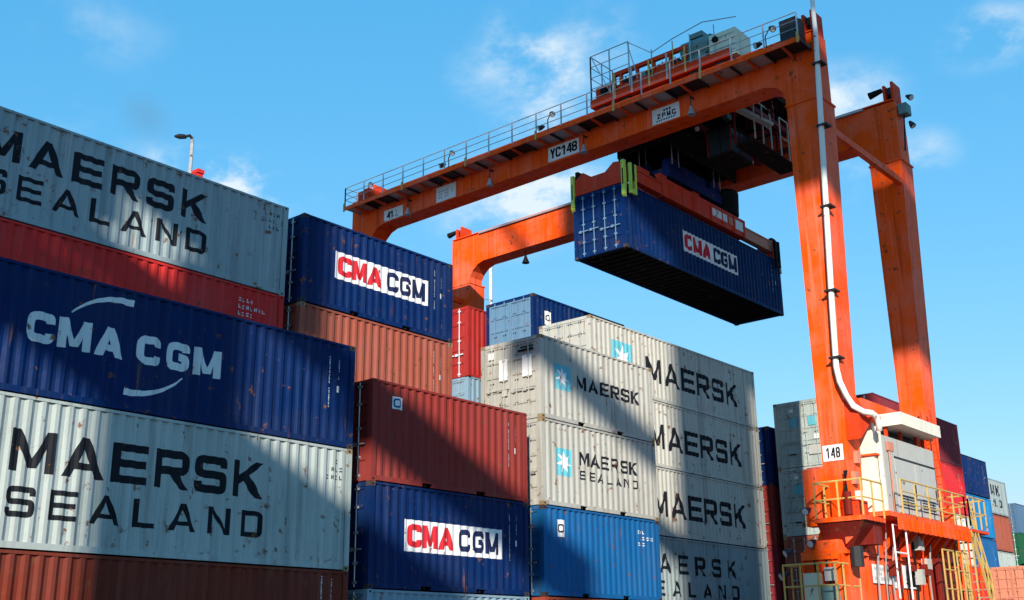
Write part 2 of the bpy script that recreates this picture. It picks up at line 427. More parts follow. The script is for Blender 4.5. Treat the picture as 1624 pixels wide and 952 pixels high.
def container(label, x, y, z, L, h, mat, group=None, doors=True, logo=None, rod=None, seed=0, post=None, door=None, detail=True):
    root = empty('shipping_container', (x, y, z), label, 'container', group)
    post = post or mat
    put('side_panel', cached(('s', L, h, 0), lambda: side_mesh(L, h, 0)), mat, root)
    put('side_panel', cached(('s', L, h, 1), lambda: side_mesh(L, h, 1)), mat, root)
    put('roof_panel', cached(('r', L, h), lambda: roof_mesh(L, h)), mat, root)
    put('floor', cached(('f', L), lambda: floor_mesh(L)), SHADE_BLACK, root)
    for bk in (0, 1):
        put('top_rail', cached(('tr', L, h, bk), lambda: rail_mesh(L, h, 1, bk, 0)), mat, root)
        put('bottom_rail', cached(('br', L, bk), lambda: rail_mesh(L, h, 0, bk, L < 7)), mat, root)
    pm = cached(('post', h), lambda: MB().box(0, .16, 0, .15, .118, h-.118).mesh('corner_post'))
    cm = cached('cast', casting_mesh); hm_ = cached('slot', lambda: MB().prism([(.055+.034*(1+math.cos(t*.785)), .059+.028*math.sin(t*.785)) for t in range(8)], 1, -.003, .02).mesh('casting_slot'))
    for ix in (0, 1):
        for iy in (0, 1):
            put('corner_post', pm, post, root, (ix*(L-.16)+.002*(1-2*ix), iy*(WID-.15)+.002*(1-2*iy), 0))
            for iz in (0, 1):
                cc = put('corner_casting', cm, CASTC if mat in (CREAM, CREAM2, MGREY, PINKRED, SALMON) else CASTD if mat in (NAVY, NAVY2, BLUE) else mat, root, (ix*(L-.178), iy*(WID-.162), iz*(h-.118-.004)+.002))
                if detail and iy == 0: put('casting_slot', hm_, BLACKP, cc)
        xx = ix*(L-.14)
        put('end_rail', cached(('er', 0), lambda: MB().box(0.006, .134, .162, WID-.162, .02, .13).mesh('end_rail')), mat, root, (xx, 0, 0))
        put('end_rail', cached(('er', 1), lambda: MB().box(0.006, .134, .162, WID-.162, -.12, -.006).mesh('end_rail')), mat, root, (xx, 0, h))
    put('end_panel', cached(('e', h, 1, L), lambda: end_mesh(h, L, -1)), mat, root)
    if doors:
        dm = cached(('d', h), lambda: door_mesh(h)); rm = cached(('rod', h), lambda: rod_mesh(h)); hm = cached('hd', handle_mesh)
        w = (WID-.32)/2
        put('door_gasket', cached(('g', h), lambda: MB().box(.018, .03, .16+w-.006, .16+w+.008, .14, h-.14).mesh('door_gasket')), BLACKP, root)
        for k in (0, 1):
            d = put('door', dm, door or mat, root, (0.004, .16+k*(w+.003), 0))
            if not detail: continue
            for q in ((.30, .76) if k == 0 else (.24, .70)):
                put('lock_rod', rm, rod or GALV, d, (0, q*w, 0))
                put('handle', hm, rod or GALV, d, (0, q*w-.2, .95+.12*k))
    else:
        put('end_panel', cached(('e', h, 0, L), lambda: end_mesh(h, 0, 1)), mat, root)
    if logo: logo(root, L, h)
    return root

# logos (all at their measured places on the side)
def white_marks(right=True, seed=1, mat=LETTERW, top=2.2, col2=True):
    def f(root, L, h):
        x = L-.82
        p = marks_polys(x, top, 13, .098, seed)
        if col2: p += marks_polys(x+.30, top-.05, 5, .1, seed+50)+[rect(x+.26, top-.86, x+.36, top-.70)]
        decal(root, L, p, mat, .003, 'registration_marks')
    return f
def block_marks(mat, seed=3, dx=1.15, top=2.15):
    def f(root, L, h):
        p = []
        for r_ in range(3): p += marks_polys(L-dx, top-.19*r_, 4+2*(r_ == 1)+r_ % 2, .13, seed+r_, False, .10)
        decal(root, L, p, mat, .003, 'registration_marks')
    return f
def seal_big(z1, z2, s1, s2, seed):
    def f(root, L, h):
        letters(root, L, word('MAERSK', L-8.46, L-2.60, z1, z2, .215, 1.02, .14, {'M': 1.12, 'A': 1.12}), LETTERK, .003, 'bold black upper line of lettering')
        letters(root, L, word('SEALAND', L-8.44, L-2.57, s1, s2, .19, 1.0, .14, {'A': 1.16, 'L': .95}), LETTERK, .003, 'thinner black lower line of lettering')
        block_marks(LETTERK, seed, .75, h-.30)(root, L, h)
    return f
def swoosh(root, L, h):
    bold = {'M': 1.12, 'A': 1.06}
    letters(root, L, word('CMA', L-8.44, L-6.33, 1.07, 1.69, .27, .92, .24, bold)+word('CGM', L-6.03, L-3.94, 1.07, 1.69, .27, .92, .24, bold), LETTERW, .003, 'pale rounded bold lettering')
    decal(root, L, arc_sweep((L-7.55, 1.82), (L-6.20, 2.30), .17, .03, .15), LETTERW, .003, 'upper_arc', 'pale arc above the lettering')
    decal(root, L, arc_sweep((L-4.88, .93), (L-6.25, .42), .16, .03, .15), LETTERW, .003, 'lower_arc', 'pale arc below the lettering')
    white_marks(seed=11)(root, L, h)
def banner(x0, x1, z0, z1, seed=5, marks=True):
    def f(root, L, h):
        decal(root, L, [rect(x0, z0, x1, z1)], STICKER, .002, 'banner', 'white banner')
        w = x1-x0; a, b = z0+.11, z1-.10; wd = {'M': .95, 'A': .98}
        letters(root, L, word('CMA', x0+.035*w, x0+.49*w, a, b, .26, .84, .2, wd), LETTERR, .006, 'red letters on the banner')
        letters(root, L, word('CGM', x0+.535*w, x0+.97*w, a, b, .25, .84, .2, wd), LETTERN, .006, 'dark navy letters on the banner')
        if marks: white_marks(seed=seed)(root, L, h)
    return f
def starred(sx0, sx1, sz0, sz1, lines, seed=9):
    def f(root, L, h):
        if sx1:
            decal(root, L, [rect(sx0, sz0, sx1, sz1)], STARBLUE, .002, 'star_panel', 'pale blue square with a white star')
            decal(root, L, star((sx0+sx1)/2, (sz0+sz1)/2, .44*(sz1-sz0)), STICKER, .006, 'star')
        for (txt, x0, x1, z0, z1, t) in lines:
            letters(root, L, word(txt, x0, x1, z0, z1, t, 1.0, .14, {'M': 1.1, 'A': 1.12}), LETTERK, .003, 'black lettering')
    return f
def sticker(x0, x1, z0, z1, seed=2, mat=LETTERN, also=None):
    def f(root, L, h):
        decal(root, L, [rect(x0, z0, x1, z1)], STICKER, .002, 'sticker', 'small white sticker')
        cx, cz, q = (x0+x1)/2, (z0+z1)/2, (x1-x0)*.26
        decal(root, L, strip(rounded([(cx-q, cz-q), (cx-q, cz+q), (cx+q, cz+q), (cx+q, cz-q)], q*.8, 4, True), q*.5, True), mat, .006, 'sticker_print')
        if also: also(root, L, h)
    return f
def both(*fs):
    def f(root, L, h):
        for g in fs: g(root, L, h)
    return f

# ------------------------------------------------------------------ ground
def ground():
    m = bpy.data.materials.new('asphalt'); m.use_nodes = True; nt = m.node_tree; b = nt.nodes['Principled BSDF']
    n = nt.nodes.new('ShaderNodeTexNoise'); n.inputs['Scale'].default_value = .6; n.inputs['Detail'].default_value = 8
    r = nt.nodes.new('ShaderNodeValToRGB'); r.color_ramp.elements[0].color = (.045, .045, .047, 1); r.color_ramp.elements[1].color = (.085, .083, .08, 1)
    g = nt.nodes.new('ShaderNodeNewGeometry'); nt.links.new(g.outputs['Position'], n.inputs[0])
    nt.links.new(n.outputs[0], r.inputs[0]); nt.links.new(r.outputs[0], b.inputs['Base Color']); b.inputs['Roughness'].default_value = .85
    o = MB().add([(-1500, -1500, 0), (1500, -1500, 0), (1500, 1500, 0), (-1500, 1500, 0)], [(0, 1, 2, 3)]).build('ground', m)
    o['kind'] = 'structure'
ground()

# ------------------------------------------------------------------ the stacks
HID = 'plain container low in its stack, behind or below the ones in view'
def hidden(x, y, z, L, h, mat): container(HID, x, y, z, L, h, mat, 'hidden lower containers', detail=False)
G1, G2 = 'containers of the near left stack', 'containers of the middle stacks'
Y1, Y2, Y3, Y4 = 20.87, 23.70, 26.47, 29.27
# near left, front row
xa = 18.48-L40; z = .07
container('dark rust-red container at the bottom left edge of the picture, under the pale one', xa, Y1, z, L40, HQ, RUSTD, G1, logo=white_marks(seed=21, top=2.75)); z += HQ
container('pale grey container with two lines of black lettering, resting on the dark rust-red one', xa, Y1, z, L40, HQ, MGREY, G1, logo=seal_big(1.45, 2.25, .60, 1.17, 31)); z += HQ
container('navy container with pale lettering between two curved arcs, at the left edge', xa, Y1, z, L40, STD, NAVY, G1, logo=swoosh)
# near left, second row
xa = 18.41-L40; z = 12.97-STD
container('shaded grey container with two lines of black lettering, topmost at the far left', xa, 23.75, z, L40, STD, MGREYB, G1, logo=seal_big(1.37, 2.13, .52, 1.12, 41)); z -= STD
container('red container with a small block of white marks under the topmost grey one', xa, 23.75, z, L40, STD, RED, G1, logo=block_marks(LETTERW, 51, 1.45, 2.25))
for i in range(3): hidden(xa, 23.75, .015+i*STD, L40, STD, BROWN)
# middle-left, front row (20 ft)
container('pale blue-grey container at the bottom edge below the banner container', 19.10, Y1, .0, L20, STD, PALEBLUE, G2)
container('navy container with a white lettered banner, low in front below the maroon one', 19.10, Y1, STD, L20, STD, NAVY, G2, logo=banner(1.2, 4.93, .96, 1.75, 6), doors=True, rod=GALV)
container('maroon container with one small white sticker, on top of the low banner container', 19.10, Y1, 2*STD, L20, STD, MAROON, G2, logo=sticker(.70, 1.08, 1.92, 2.24, 3, BLUE, white_marks(seed=62)))
# middle-left, second row (20 ft)
for i, m in enumerate((BLUE, MAROON, BROWN)): hidden(18.92, Y2, i*STD, L20, STD, m)
container('faded brick-red container directly under the high navy banner container', 18.92, Y2, 3*STD, L20, STD, PINKRED, G2, logo=white_marks(seed=63, top=2.2))
container('navy container with a white lettered banner, on the faded brick-red one', 18.92, Y2, 4*STD+.015, L20, STD, NAVY2, G2, logo=banner(1.2, 4.97, .97, 1.78, 7))
# centre, front row (20 ft)
yc = 21.06; xc = 26.08
hidden(xc, yc, 0.05, L20, STD, BROWN)
container('bright blue container with a white sticker under the two pale ones in the centre', xc, yc, STD+.06, L20, STD, BLUE, G2, logo=sticker(.66, 1.05, 1.72, 2.22, 4, LETTERK, block_marks(LETTERW, 71, 1.2, 2.2)))
container('cream container with blue star square and two lines of lettering, second from centre top', xc, yc, 2*STD+.06, L20, STD, CREAM, G2, logo=starred(.72, 1.44, .95, 1.78, [('MAERSK', 1.88, 4.95, 1.37, 1.79, .2), ('SEALAND', 1.88, 4.95, .93, 1.21, .2)]))
container('cream container with star square and one line of lettering, atop the centre front stack', xc, yc, 3*STD+.06, L20, STD, CREAM, G2, logo=starred(.68, 1.50, 1.01, 1.80, [('MAERSK', 1.82, 5.25, 1.17, 1.61, .2)]), rod=CREAM)
def door_plates(parent, items):
    for (y0_, y1_, z0_, z1_, m_) in items: MB().box(-.012, .016, y0_, y1_, z0_, z1_).build('door_plate', m_, parent)
top_box = [o for o in COL.objects if 'atop the centre front' in str(o.get('label', ''))][0]
door_plates(top_box, [(.36, .72, 1.35, 2.02, STICKER), (1.33, 1.66, 1.35, 2.02, STICKER), (1.35, 1.55, .85, 1.1, CABGREY), (.3, .9, 2.16, 2.22, LETTERK), (.3, .8, 2.27, 2.31, LETTERK), (1.9, 2.1, 2.1, 2.3, STICKER)])
# centre, second row (40 ft)
yb = 23.94; xb = 32.6
hidden(xb, yb, .09, L40, STD, MGREY)
G3 = 'tall pale stack in the centre'
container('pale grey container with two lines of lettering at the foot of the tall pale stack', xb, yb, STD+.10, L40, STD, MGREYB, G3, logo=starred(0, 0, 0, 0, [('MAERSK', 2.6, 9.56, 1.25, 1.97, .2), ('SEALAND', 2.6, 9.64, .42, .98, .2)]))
for k, lb in ((2, 'pale container with large black lettering, third from top of the tall pale stack'), (3, 'pale container with large black lettering, second from top of the tall pale stack'), (4, 'pale container with star square and large lettering, top of the tall pale stack')):
    container(lb, xb, yb, k*STD+.11, L40, STD, CREAM2, G3, logo=starred(1.36, 2.72, .62, 1.94, [('MAERSK', 3.62, 10.62, .74, 1.71, .2)]), post=CREAM2)
# third row behind the centre
for i in range(4): hidden(32.4, Y3, i*HQ, L20, HQ, BLUE)
container('dark blue container with steel-blue doors and white sticker behind the centre top', 32.4, Y3, 4*HQ-.07, L20, HQ, NAVY2, G2, logo=sticker(.72, 1.12, 1.80, 2.35, 5), rod=STEELBLUE, door=STEELBLUE)
for i in range(3): hidden(31.75, Y4, i*HQ, L20, HQ, BROWN)
container('pale blue container end seen in the narrow gap below the red doors', 31.75, Y4, 3*HQ-.1, L20, HQ, PALEBLUE, G2)
container('red container with white-marked doors standing beside the far orange crane leg', 31.75, Y4, 4*HQ-.15, L20, HQ, DKRED, G2, rod=LETTERW)
# behind the crane's right legs
G4 = 'containers behind the crane base'
xd = 45.3; yd = 20.95
container('brown-pink container under the two grey door ends beside the crane leg', xd, yd, HQ, L20, HQ, PINKRED, G4)
hidden(xd, yd, 0, L20, HQ, BROWN)
container('grey container with pale doors, lower of the two door ends left of the crane leg', xd, yd, 2*HQ, L20, HQ, MGREY, G4, rod=MGREY)
container('grey container with pale doors, upper of the two door ends left of the crane leg', xd, yd, 3*HQ, L20, HQ, MGREY, G4, rod=MGREY)
for o in [o for o in COL.objects if 'door ends left of the crane leg' in str(o.get('label', ''))]:
    door_plates(o, [(1.35, 1.72, 1.75, 2.15, STARBLUE), (.45, .82, 1.75, 2.15, STARBLUE), (.35, .9, .5, .9, CABGREY), (1.5, 1.7, 2.4, 2.55, STICKER), (.4, .62, 1.15, 1.35, STICKER), (1.5, 1.8, .55, .6, LETTERK)])
container('royal blue container in the dark gap between the tall pale stack and the grey doors', 45.25, Y2, 3*STD+.3, L40, STD, NAVY2, G4)
container('dark red container below the royal blue one in the dark gap', 45.25, Y2, 2*STD+.3, L40, STD, MAROON, G4)
container('dark red container lowest in the dark gap beside the tall pale stack', 45.25, Y2, STD+.3, L40, STD, MAROON2, G4)
hidden(45.25, Y2, .3, L40, STD, BROWN)
# far right stacks
G5 = 'far stacks right of the crane'
hidden(57.2, Y2, 0, L40, HQ, BROWN)
container('deep red container low behind the crane stairs', 57.2, Y2, HQ, L40, HQ, RED, G5)
container('white container between the bright red one and the deep red one behind the stairs', 57.2, Y2, 2*HQ, L40, HQ, WHITE, G5)
container('bright red container under the plum one right of the rear crane leg', 57.2, Y2, 3*HQ, L40, HQ, BRED, G5, logo=white_marks(seed=81, top=2.4))
container('plum container, topmost behind the rear crane leg', 57.2, Y2, 4*HQ, L40, STD, MAROON2, G5, logo=white_marks(seed=82, top=2.2))
for k, (m, lb) in enumerate(((None, ''), (BLUE, 'dull blue container lowest of the far blue stack'), (BLUE, 'mid blue container third down in the far blue stack'), (SKYBLUE, 'bright sky blue container in the far blue stack'), (NAVY2, 'navy container topmost of the far blue stack'))):
    if m is None: hidden(70.1, Y3, 0, L40, HQ, BLUE)
    else: container(lb, 70.1, Y3, k*2.77+.12, L40, 2.591 if k == 4 else 2.72, m, G5, logo=white_marks(seed=90+k))
for k, (m, lb) in enumerate(((None, ''), (MGREY, 'pale container below the orange-brown one in the farthest right stack'), (MGREY, 'pale container in the shade under the orange-brown one far right'), (PINKRED, 'orange-brown container under the grey lettered one far right'), (MGREYB, 'grey container with faint dark lettering, top of the farthest right stack'))):
    if m is None: hidden(82.8, Y4, 0, L40, HQ, BROWN)
    else: container(lb, 82.8, Y4, k*2.77+.12, L40, 2.72, m, G5, logo=starred(0, 0, 0, 0, [('MK', 8.6, 10.6, 1.5, 2.3, .22), ('ND', 8.8, 10.8, .6, 1.2, .2)]) if k == 4 else None)
for k in range(3): hidden(103.2, 31.2, k*HQ-.4, L40, HQ, GREEN)
container('dark green container with white-marked doors at the right edge', 103.2, 31.2, 2*HQ+2.1, L40, HQ, GREEN, G5, rod=LETTERW)
container('dark blue container on the dark green one at the right edge', 104.2, 31.5, 3*HQ+2.12, L40, STD, TEALBLUE, G5)
hidden(70.6, 20.9, 0, L40, HQ, BROWN)
container('salmon orange container with white-marked doors at the bottom right corner', 70.6, 20.9, HQ, L40, HQ, SALMON, G5, rod=SALMON)
hidden(70.2, Y2, 0, L40, HQ, RED)
container('red container with shaded doors beside the salmon orange one at the bottom right', 70.2, Y2, HQ, L40, HQ, RED, G5, rod=RED)
# the lifted container
container('navy container with a lettered white banner hanging under the crane', 32.95, 22.40, 15.47, L40, STD, NAVY, None, logo=banner(4.0, 8.35, .93, 1.80, 8), rod=STEELBLUE)

# ------------------------------------------------------------------ the gantry crane
def flat_letters(parent, groups, o, u, v, mat, label=None):
    for g in groups: flat(parent, g, o, u, v, mat, name='letter', label=label)
def flat(parent, polys, o, u, v, mat, off=.004, name='lettering', label=None):
    """flat print: polygons (s, t) laid at o + s*u + t*v, lifted along u x v"""
    o, u, v = Vector(o), Vector(u), Vector(v); n = u.cross(v).normalized(); m = MB()
    for k, p in enumerate(polys):
        d = n*(off+.0006*(k % 7)); m.add([o+u*q[0]+v*q[1]+d for q in p], [tuple(range(len(p)))])
    ob = m.build(name, mat, parent)
    if label: ob['label'] = label
    if name in ('faded_print', 'small_print'): ob['kind'] = 'stuff'
    return ob
def railing(parent, pts, h, mat, spacing=1.3, mids=(.5,), r=.022, name='railing', rmat=None, skirt=0):
    """posts and rails as pieces under one part; pts: deck-level corner points"""
    pts = [Vector(p) for p in pts]; U_ = Vector((0, 0, 1))
    top = MB().tube([p+U_*h for p in pts], r*1.05, 6).build(name, rmat or mat, parent)
    for f in mids: MB().tube([p+U_*h*f for p in pts], r*.85, 5).build('mid_rail', rmat or mat, top)
    for a, b in zip(pts, pts[1:]):
        n = max(1, round((b-a).length/spacing))
        for i in range(n+1):
            if i == 0 and a != pts[0]: continue
            p = a+(b-a)*(i/n)
            MB().beam(p-U_*skirt, p+U_*(h-r), .045, .045).build('post', mat, top)
    return top
def lamp_head(parent, p, d=(-.3, 0, -.5), mat=STEEL):
    p = Vector(p); d = Vector(d).normalized()
    o = MB().tube([p, p+d*.16, p+d*.30], [.05, .11, .13], 8).build('flood_lamp', mat, parent)
    MB().tube([p+d*.302, p+d*.31], .11, 8).build('lens', LAMPG, o); return o
CR = empty('gantry_crane', (38.9, 27.5, 0), 'tall orange rubber-tyred gantry crane spanning the container stacks', 'crane')
CR.matrix_world.translation = (0, 0, 0); CR.location = (0, 0, 0)
XF, XR = 34.85, 42.0
YR0, YR1, YL0, YL1 = 15.2, 16.5, 38.62, 39.9
def girder(x0, x1, zt):
    pol = [(YR0, 19.9), (YR1, 19.9), (YR1+.03, 20.3), (YR1+.14, 20.58), (YR1+.38, 20.80), (YR1+.8, 20.95),
           (YL0-.95, 20.90), (YL0-.55, 20.78), (YL0-.2, 20.5), (YL0-.02, 20.2), (YL0, 19.9), (YL1, 19.9), (YL1, zt), (YR0, zt)]
    return MB().prism(pol, 0, x0, x1).build('girder', ORANGE, CR)
gF = girder(XF, XF+.95, 22.5); gR = girder(XR, XR+.95, 22.45)
for g, xx in ((gF, XF), (gR, XR)):
    # flange lips and weld seams standing proud of the box
    MB().box(xx-.05, xx+1.0, YR0+.02, YL1-.02, 22.515, 22.56).build('top_flange', ORANGE, g)
    MB().box(xx-.012, xx, 17.6, 37.4, 22.12, 22.15).build('weld_seam', ORANGE, g)
    MB().box(xx+.2, xx+.28, 16, 39.2, 22.565, 22.66).build('trolley_rail', STEEL, g)
    for y in (YR1+1.4, 22.6, 27.4, 32.2, 36.6): MB().box(xx-.01, xx, y-.012, y+.012, 20.98, 22.1).build('weld_seam', ORANGE, g)
def leg(x0, side):
    if side: yt0, yt1, yb0, yb1 = YR0, YR1, 15.55, 16.36
    else: yt0, yt1, yb0, yb1 = YL0, YL1, YL0+.2, YL1-.35
    w0, w1 = 1.16, .95; zb, zt = 4.6, 19.88
    o = MB().hexa([(x0, yb0, zb), (x0+w1, yb0, zb), (x0+w1, yb1, zb), (x0, yb1, zb)], [(x0, yt0, zt), (x0+w0, yt0, zt), (x0+w0, yt1, zt), (x0, yt1, zt)]).build('leg', ORANGE, CR)
    MB().box(x0-.04, x0+w0+.04, yt0-.04, yt1+.04, 19.86, 19.93).build('joint_flange', ORANGE, o)
    return o
lFR = leg(XF, 1); lRR = leg(XR, 1); lFL = leg(XF, 0); lRL = leg(XR, 0)
for y in (15.36, 39.2):
    MB().beam((XF+1.1, y, 18.95), (XR+.1, y, 18.95), .2, .26).build('tie_beam', ORANGE, CR)
    MB().beam((XF+.9, y, 8.9), (XR+.1, y, 8.9), .3, .4).build('tie_beam', ORANGE, CR)
# corner brackets and sheaves above the legs
def top_bracket(x, y, s, h):
    o = MB().box(x+.1, x+.9, y, y+.10, 22.57, 22.5+h).box(x+.1, x+.9, y+.34, y+.44, 22.57, 22.5+h*.9).build('top_bracket', ORANGE_D, CR)
    MB().tube([(x+.5, y+.11, 22.5+h*.62), (x+.5, y+.33, 22.5+h*.62)], .28, 14).build('sheave', STEEL, o)
    MB().tube([(x+.2, y+.5, 22.5+h*.75), (x+.2, y+1.05, 22.5+h*.66)], [.1, .16], 8).build('buffer', BLACKP, o)
    return o
top_bracket(XF, YR0+.02, 1, .95); top_bracket(XR, YR0+.02, 1, .9); top_bracket(XR, YL1-.6, 1, .75); top_bracket(XF, YL1-1.4, 1, .7)
o = MB().box(XR+.2, XR+.7, YR0-.4, YR0-.05, 21.9, 22.35).build('junction_box', MACHGREEN, CR); lamp_head(o, (XR+.2, YR0-.45, 22.6), (-.2, -.6, -.5)); lamp_head(o, (XR+.5, YR0-.35, 21.6), (0, -.4, -.8))
MB().tube([(XR+.4, YR0-.2, 21.9), (XR+.4, YR0-.14, 21.2), (XR+.5, YR0-.04, 20.4)], .03, 6).build('cable', BLACKP, o)
# light conduit and equipment on the rear girder
MB().box(XR-.12, XR-.02, YR1, YL1-2, 22.42, 22.5).build('cable_tray', GALV, gR)
MB().hexa([(XR+.1, 18.2, 22.6), (XR+.6, 18.2, 22.6), (XR+.6, 19.6, 22.6), (XR+.1, 19.6, 22.6)], [(XR+.1, 18.3, 22.95), (XR+.6, 18.3, 22.95), (XR+.6, 19.0, 22.85), (XR+.1, 19.0, 22.85)]).build('cable_box', STEEL, gR)

# walkway along the front girder
WX = 33.95
wk = MB().box(WX-.03, WX+.02, 15.34, 39.5, 21.77, 21.95).build('walkway', ORANGE, CR); wk['label'] = 'narrow railed walkway'
n = 17; p = (39.5-15.34)/n
dm = MB().box(WX+.022, XF-.002, .02, p-.02, 21.84, 21.875).mesh('deck_plate')
bmh = MB().prism([(XF-.004, 21.66), (XF-.004, 21.82), (WX+.03, 21.82), (WX+.03, 21.74)], 1, -.025, .025).mesh('bracket')
for i in range(n):
    put('deck_plate', dm, GALV if i % 3 else STEEL, wk, (0, 15.34+i*p, 0))
    put('bracket', bmh, ORANGE, wk, (0, 15.34+(i+.5)*p, 0))
    MB().box(WX+.03, XF-.01, 15.34+(i+.0)*p-.03, 15.34+i*p+.03, 21.74, 21.83).build('cross_bar', STEEL, wk)
railing(wk, [(WX, 39.46, 21.96), (WX, 15.4, 21.96)], .98, GALV, 1.34, (.36, .68), .019, skirt=.12)
railing(wk, [(WX, 39.46, 21.96), (34.7, 39.46, 21.96)], .98, GALV, .8, (.36, .68), .019)
for i in range(0, 19, 3):
    y = 15.4+i*1.337; MB().box(WX-.075, WX-.032, y-.04, y+.04, 21.7, 22.12).build('post_foot', YELLOW, wk)
for y in (38.4, 33.0, 27.2, 16.9):
    o = MB().tube([(34.5, y, 21.9), (34.45, y, 22.75), (34.35, y-.25, 22.95)], .025, 6).build('lamp_arm', STEEL, wk)
    lamp_head(o, (34.35, y-.25, 22.98), (-.3, -.5, -.5)); lamp_head(o, (34.42, y+.15, 22.5), (-.5, .4, -.3))
MB().box(34.1, 34.8, 15.5, 16.15, 21.9, 22.9).build('electric_box', STEEL, wk)
MB().box(34.1, 34.75, 37.95, 38.25, 21.9, 22.6).box(34.1, 34.75, 38.4, 38.7, 21.9, 22.55).build('end_stop', ORANGE_D, wk)
# bell lamps hung along the girder faces
for y in (35.77, 30.63, 25.46, 20.31):
    o = MB().box(34.60, XF-.004, y-.03, y+.03, 21.5, 21.56).tube([(34.62, y, 21.53), (34.62, y, 21.08)], .025, 6).build('bell_lamp', STEEL, CR)
    MB().tube([(34.62, y, 21.12), (34.62, y, 21.0), (34.62, y, 20.76)], [.05, .08, .17], 10).build('lamp_shade', GALV, o)
o = MB().tube([(XR+.4, 35.1, 20.93), (XR+.4, 35.1, 20.62)], .025, 6).build('bell_lamp', STEEL, CR)
MB().tube([(XR+.4, 35.1, 20.66), (XR+.4, 35.1, 20.5), (XR+.4, 35.1, 20.25)], [.05, .1, .2], 10).build('lamp_shade', STEEL, o)
# signs on the girder face; s runs towards -Y as read from the front
def sign(y0, y1, z0, z1, fn):
    o = MB().box(XF-.03, XF-.004, y1, y0, z0, z1).build('sign_plate', STICKER, gF)
    fn(o, (XF-.03, y0, z0), y0-y1, z1-z0); return o
U_, V_ = (0, -1, 0), (0, 0, 1)
def sgn_text(t, a=.1, b=.9, c=.2, d=.82, st=.2, mat=LETTERK, lw=.62):
    return lambda o, p, w, h: flat_letters(o, word(t, a*w, b*w, c*h, d*h, st, lw, .14), p, U_, V_, mat, 'dark sign lettering')
sign(27.5, 25.87, 21.0, 21.66, sgn_text('YC148', .07, .95, .17, .85, .2))
def s41(o, p, w, h):
    flat_letters(o, word('41', .16*w, .5*w, .15*h, .8*h, .22, .6, .14), p, U_, V_, LETTERK, 'dark sign lettering')
    flat_letters(o, word('T', .60*w, .82*w, .3*h, .75*h, .18, .7), p, U_, V_, CABGREY, 'faint sign lettering')
sign(37.6, 36.32, 20.95, 21.5, s41)
def faint(o, p, w, h):
    rn = random.Random(4)
    P = [rect(.12*w+.11*w*i, (.2+.2*j)*h, .12*w+.11*w*i+.075*w, (.2+.2*j)*h+.12*h) for i in range(7) for j in range(3) if rn.random() < .8]
    flat(o, P, p, U_, V_, CABGREY, name='faded_print')
sign(34.12, 32.89, 20.96, 21.7, faint)
def maker(o, p, w, h):
    flat_letters(o, word('ZPMC', .18*w, .86*w, .30*h, .62*h, .24, .8, .14), p, U_, V_, LETTERK, 'dark sign lettering')
    flat(o, [rect((.14+.09*i)*w, .12*h, (.14+.09*i+.06)*w, .21*h) for i in range(8)]+[rect((.42+.1*i)*w, .70*h, (.42+.1*i+.07)*w, .84*h) for i in range(3)], p, U_, V_, LETTERN, name='small_print')
sign(22.21, 20.95, 20.99, 21.64, maker)
# number on the front right leg
o = MB().box(XF-.03, XF-.004, 15.62, 16.32, 6.98, 7.5).build('sign_plate', STICKER, lFR)
flat_letters(o, word('148', .1, .60, .09, .43, .15, .42, .1), (XF-.03, 16.32, 6.98), U_, V_, LETTERK, 'dark leg number')
# white cable pipe up the front right leg and past the top
pp = [(34.6, 15.0, 27.5), (34.6, 15.02, 22), (34.6, 15.1, 19.9), (34.62, 15.42, 12), (34.62, 15.48, 10.0), (34.64, 15.42, 9.5), (34.68, 15.26, 9.0), (34.75, 15.08, 8.65), (34.95, 14.85, 8.45), (35.25, 14.72, 8.44), (35.5, 14.68, 8.36), (35.62, 14.66, 8.15), (35.64, 14.68, 7.9)]
pipe = MB().tube(pp, [.075, .085]+[.10]*7+[.105]*4, 10).build('cable_pipe', PIPEW, CR, True)
for z in (21.0, 18.6, 15.6, 12.6, 10.3):
    y = 15.02+.4*max(0, (20-z)/8) if z > 12 else 15.42+.04*(12-z)/2
    MB().box(34.46, XF+.02, y-.2, y+.2, z-.03, z+.03).build('pipe_clamp', STEEL, pipe)
MB().prism([(34.9, 8.95), (35.75, 8.35), (35.75, 8.2), (34.9, 7.6)], 1, 15.0, 15.5).build('pipe_bracket', ORANGE_D, CR)

# ---- base on the near side: platforms, power cabinet, sill beam
sill = MB().box(33.3, 44.0, 15.25, 16.65, 2.3, 4.0).build('sill_beam', ORANGE, CR)
for x in (XF, XR):
    MB().hexa([(x-.5, 15.2, 3.9), (x+1.6, 15.2, 3.9), (x+1.6, 16.75, 3.9), (x-.5, 16.75, 3.9)], [(x-.02, 15.48, 5.4), (x+1.0, 15.48, 5.4), (x+1.0, 16.45, 5.4), (x-.02, 16.45, 5.4)]).build('leg_foot', ORANGE, CR)
    for k in (-1.0, 1.3):
        bo = MB().box(x+k-.35, x+k+1.0, 15.4, 16.5, 1.2, 2.28).build('wheel_bogie', ORANGE_D, CR)
        ty = MB().tube([(x+k+.3, 15.45, .75), (x+k+.3, 16.4, .75)], .75, 20).build('tyre', BLACKP, bo)
MB().prism([(34.4, 4.9), (34.4, 6.7), (34.84, 6.85), (34.84, 4.9)], 1, 16.0, 16.9).build('foot_housing', ORANGE, CR)
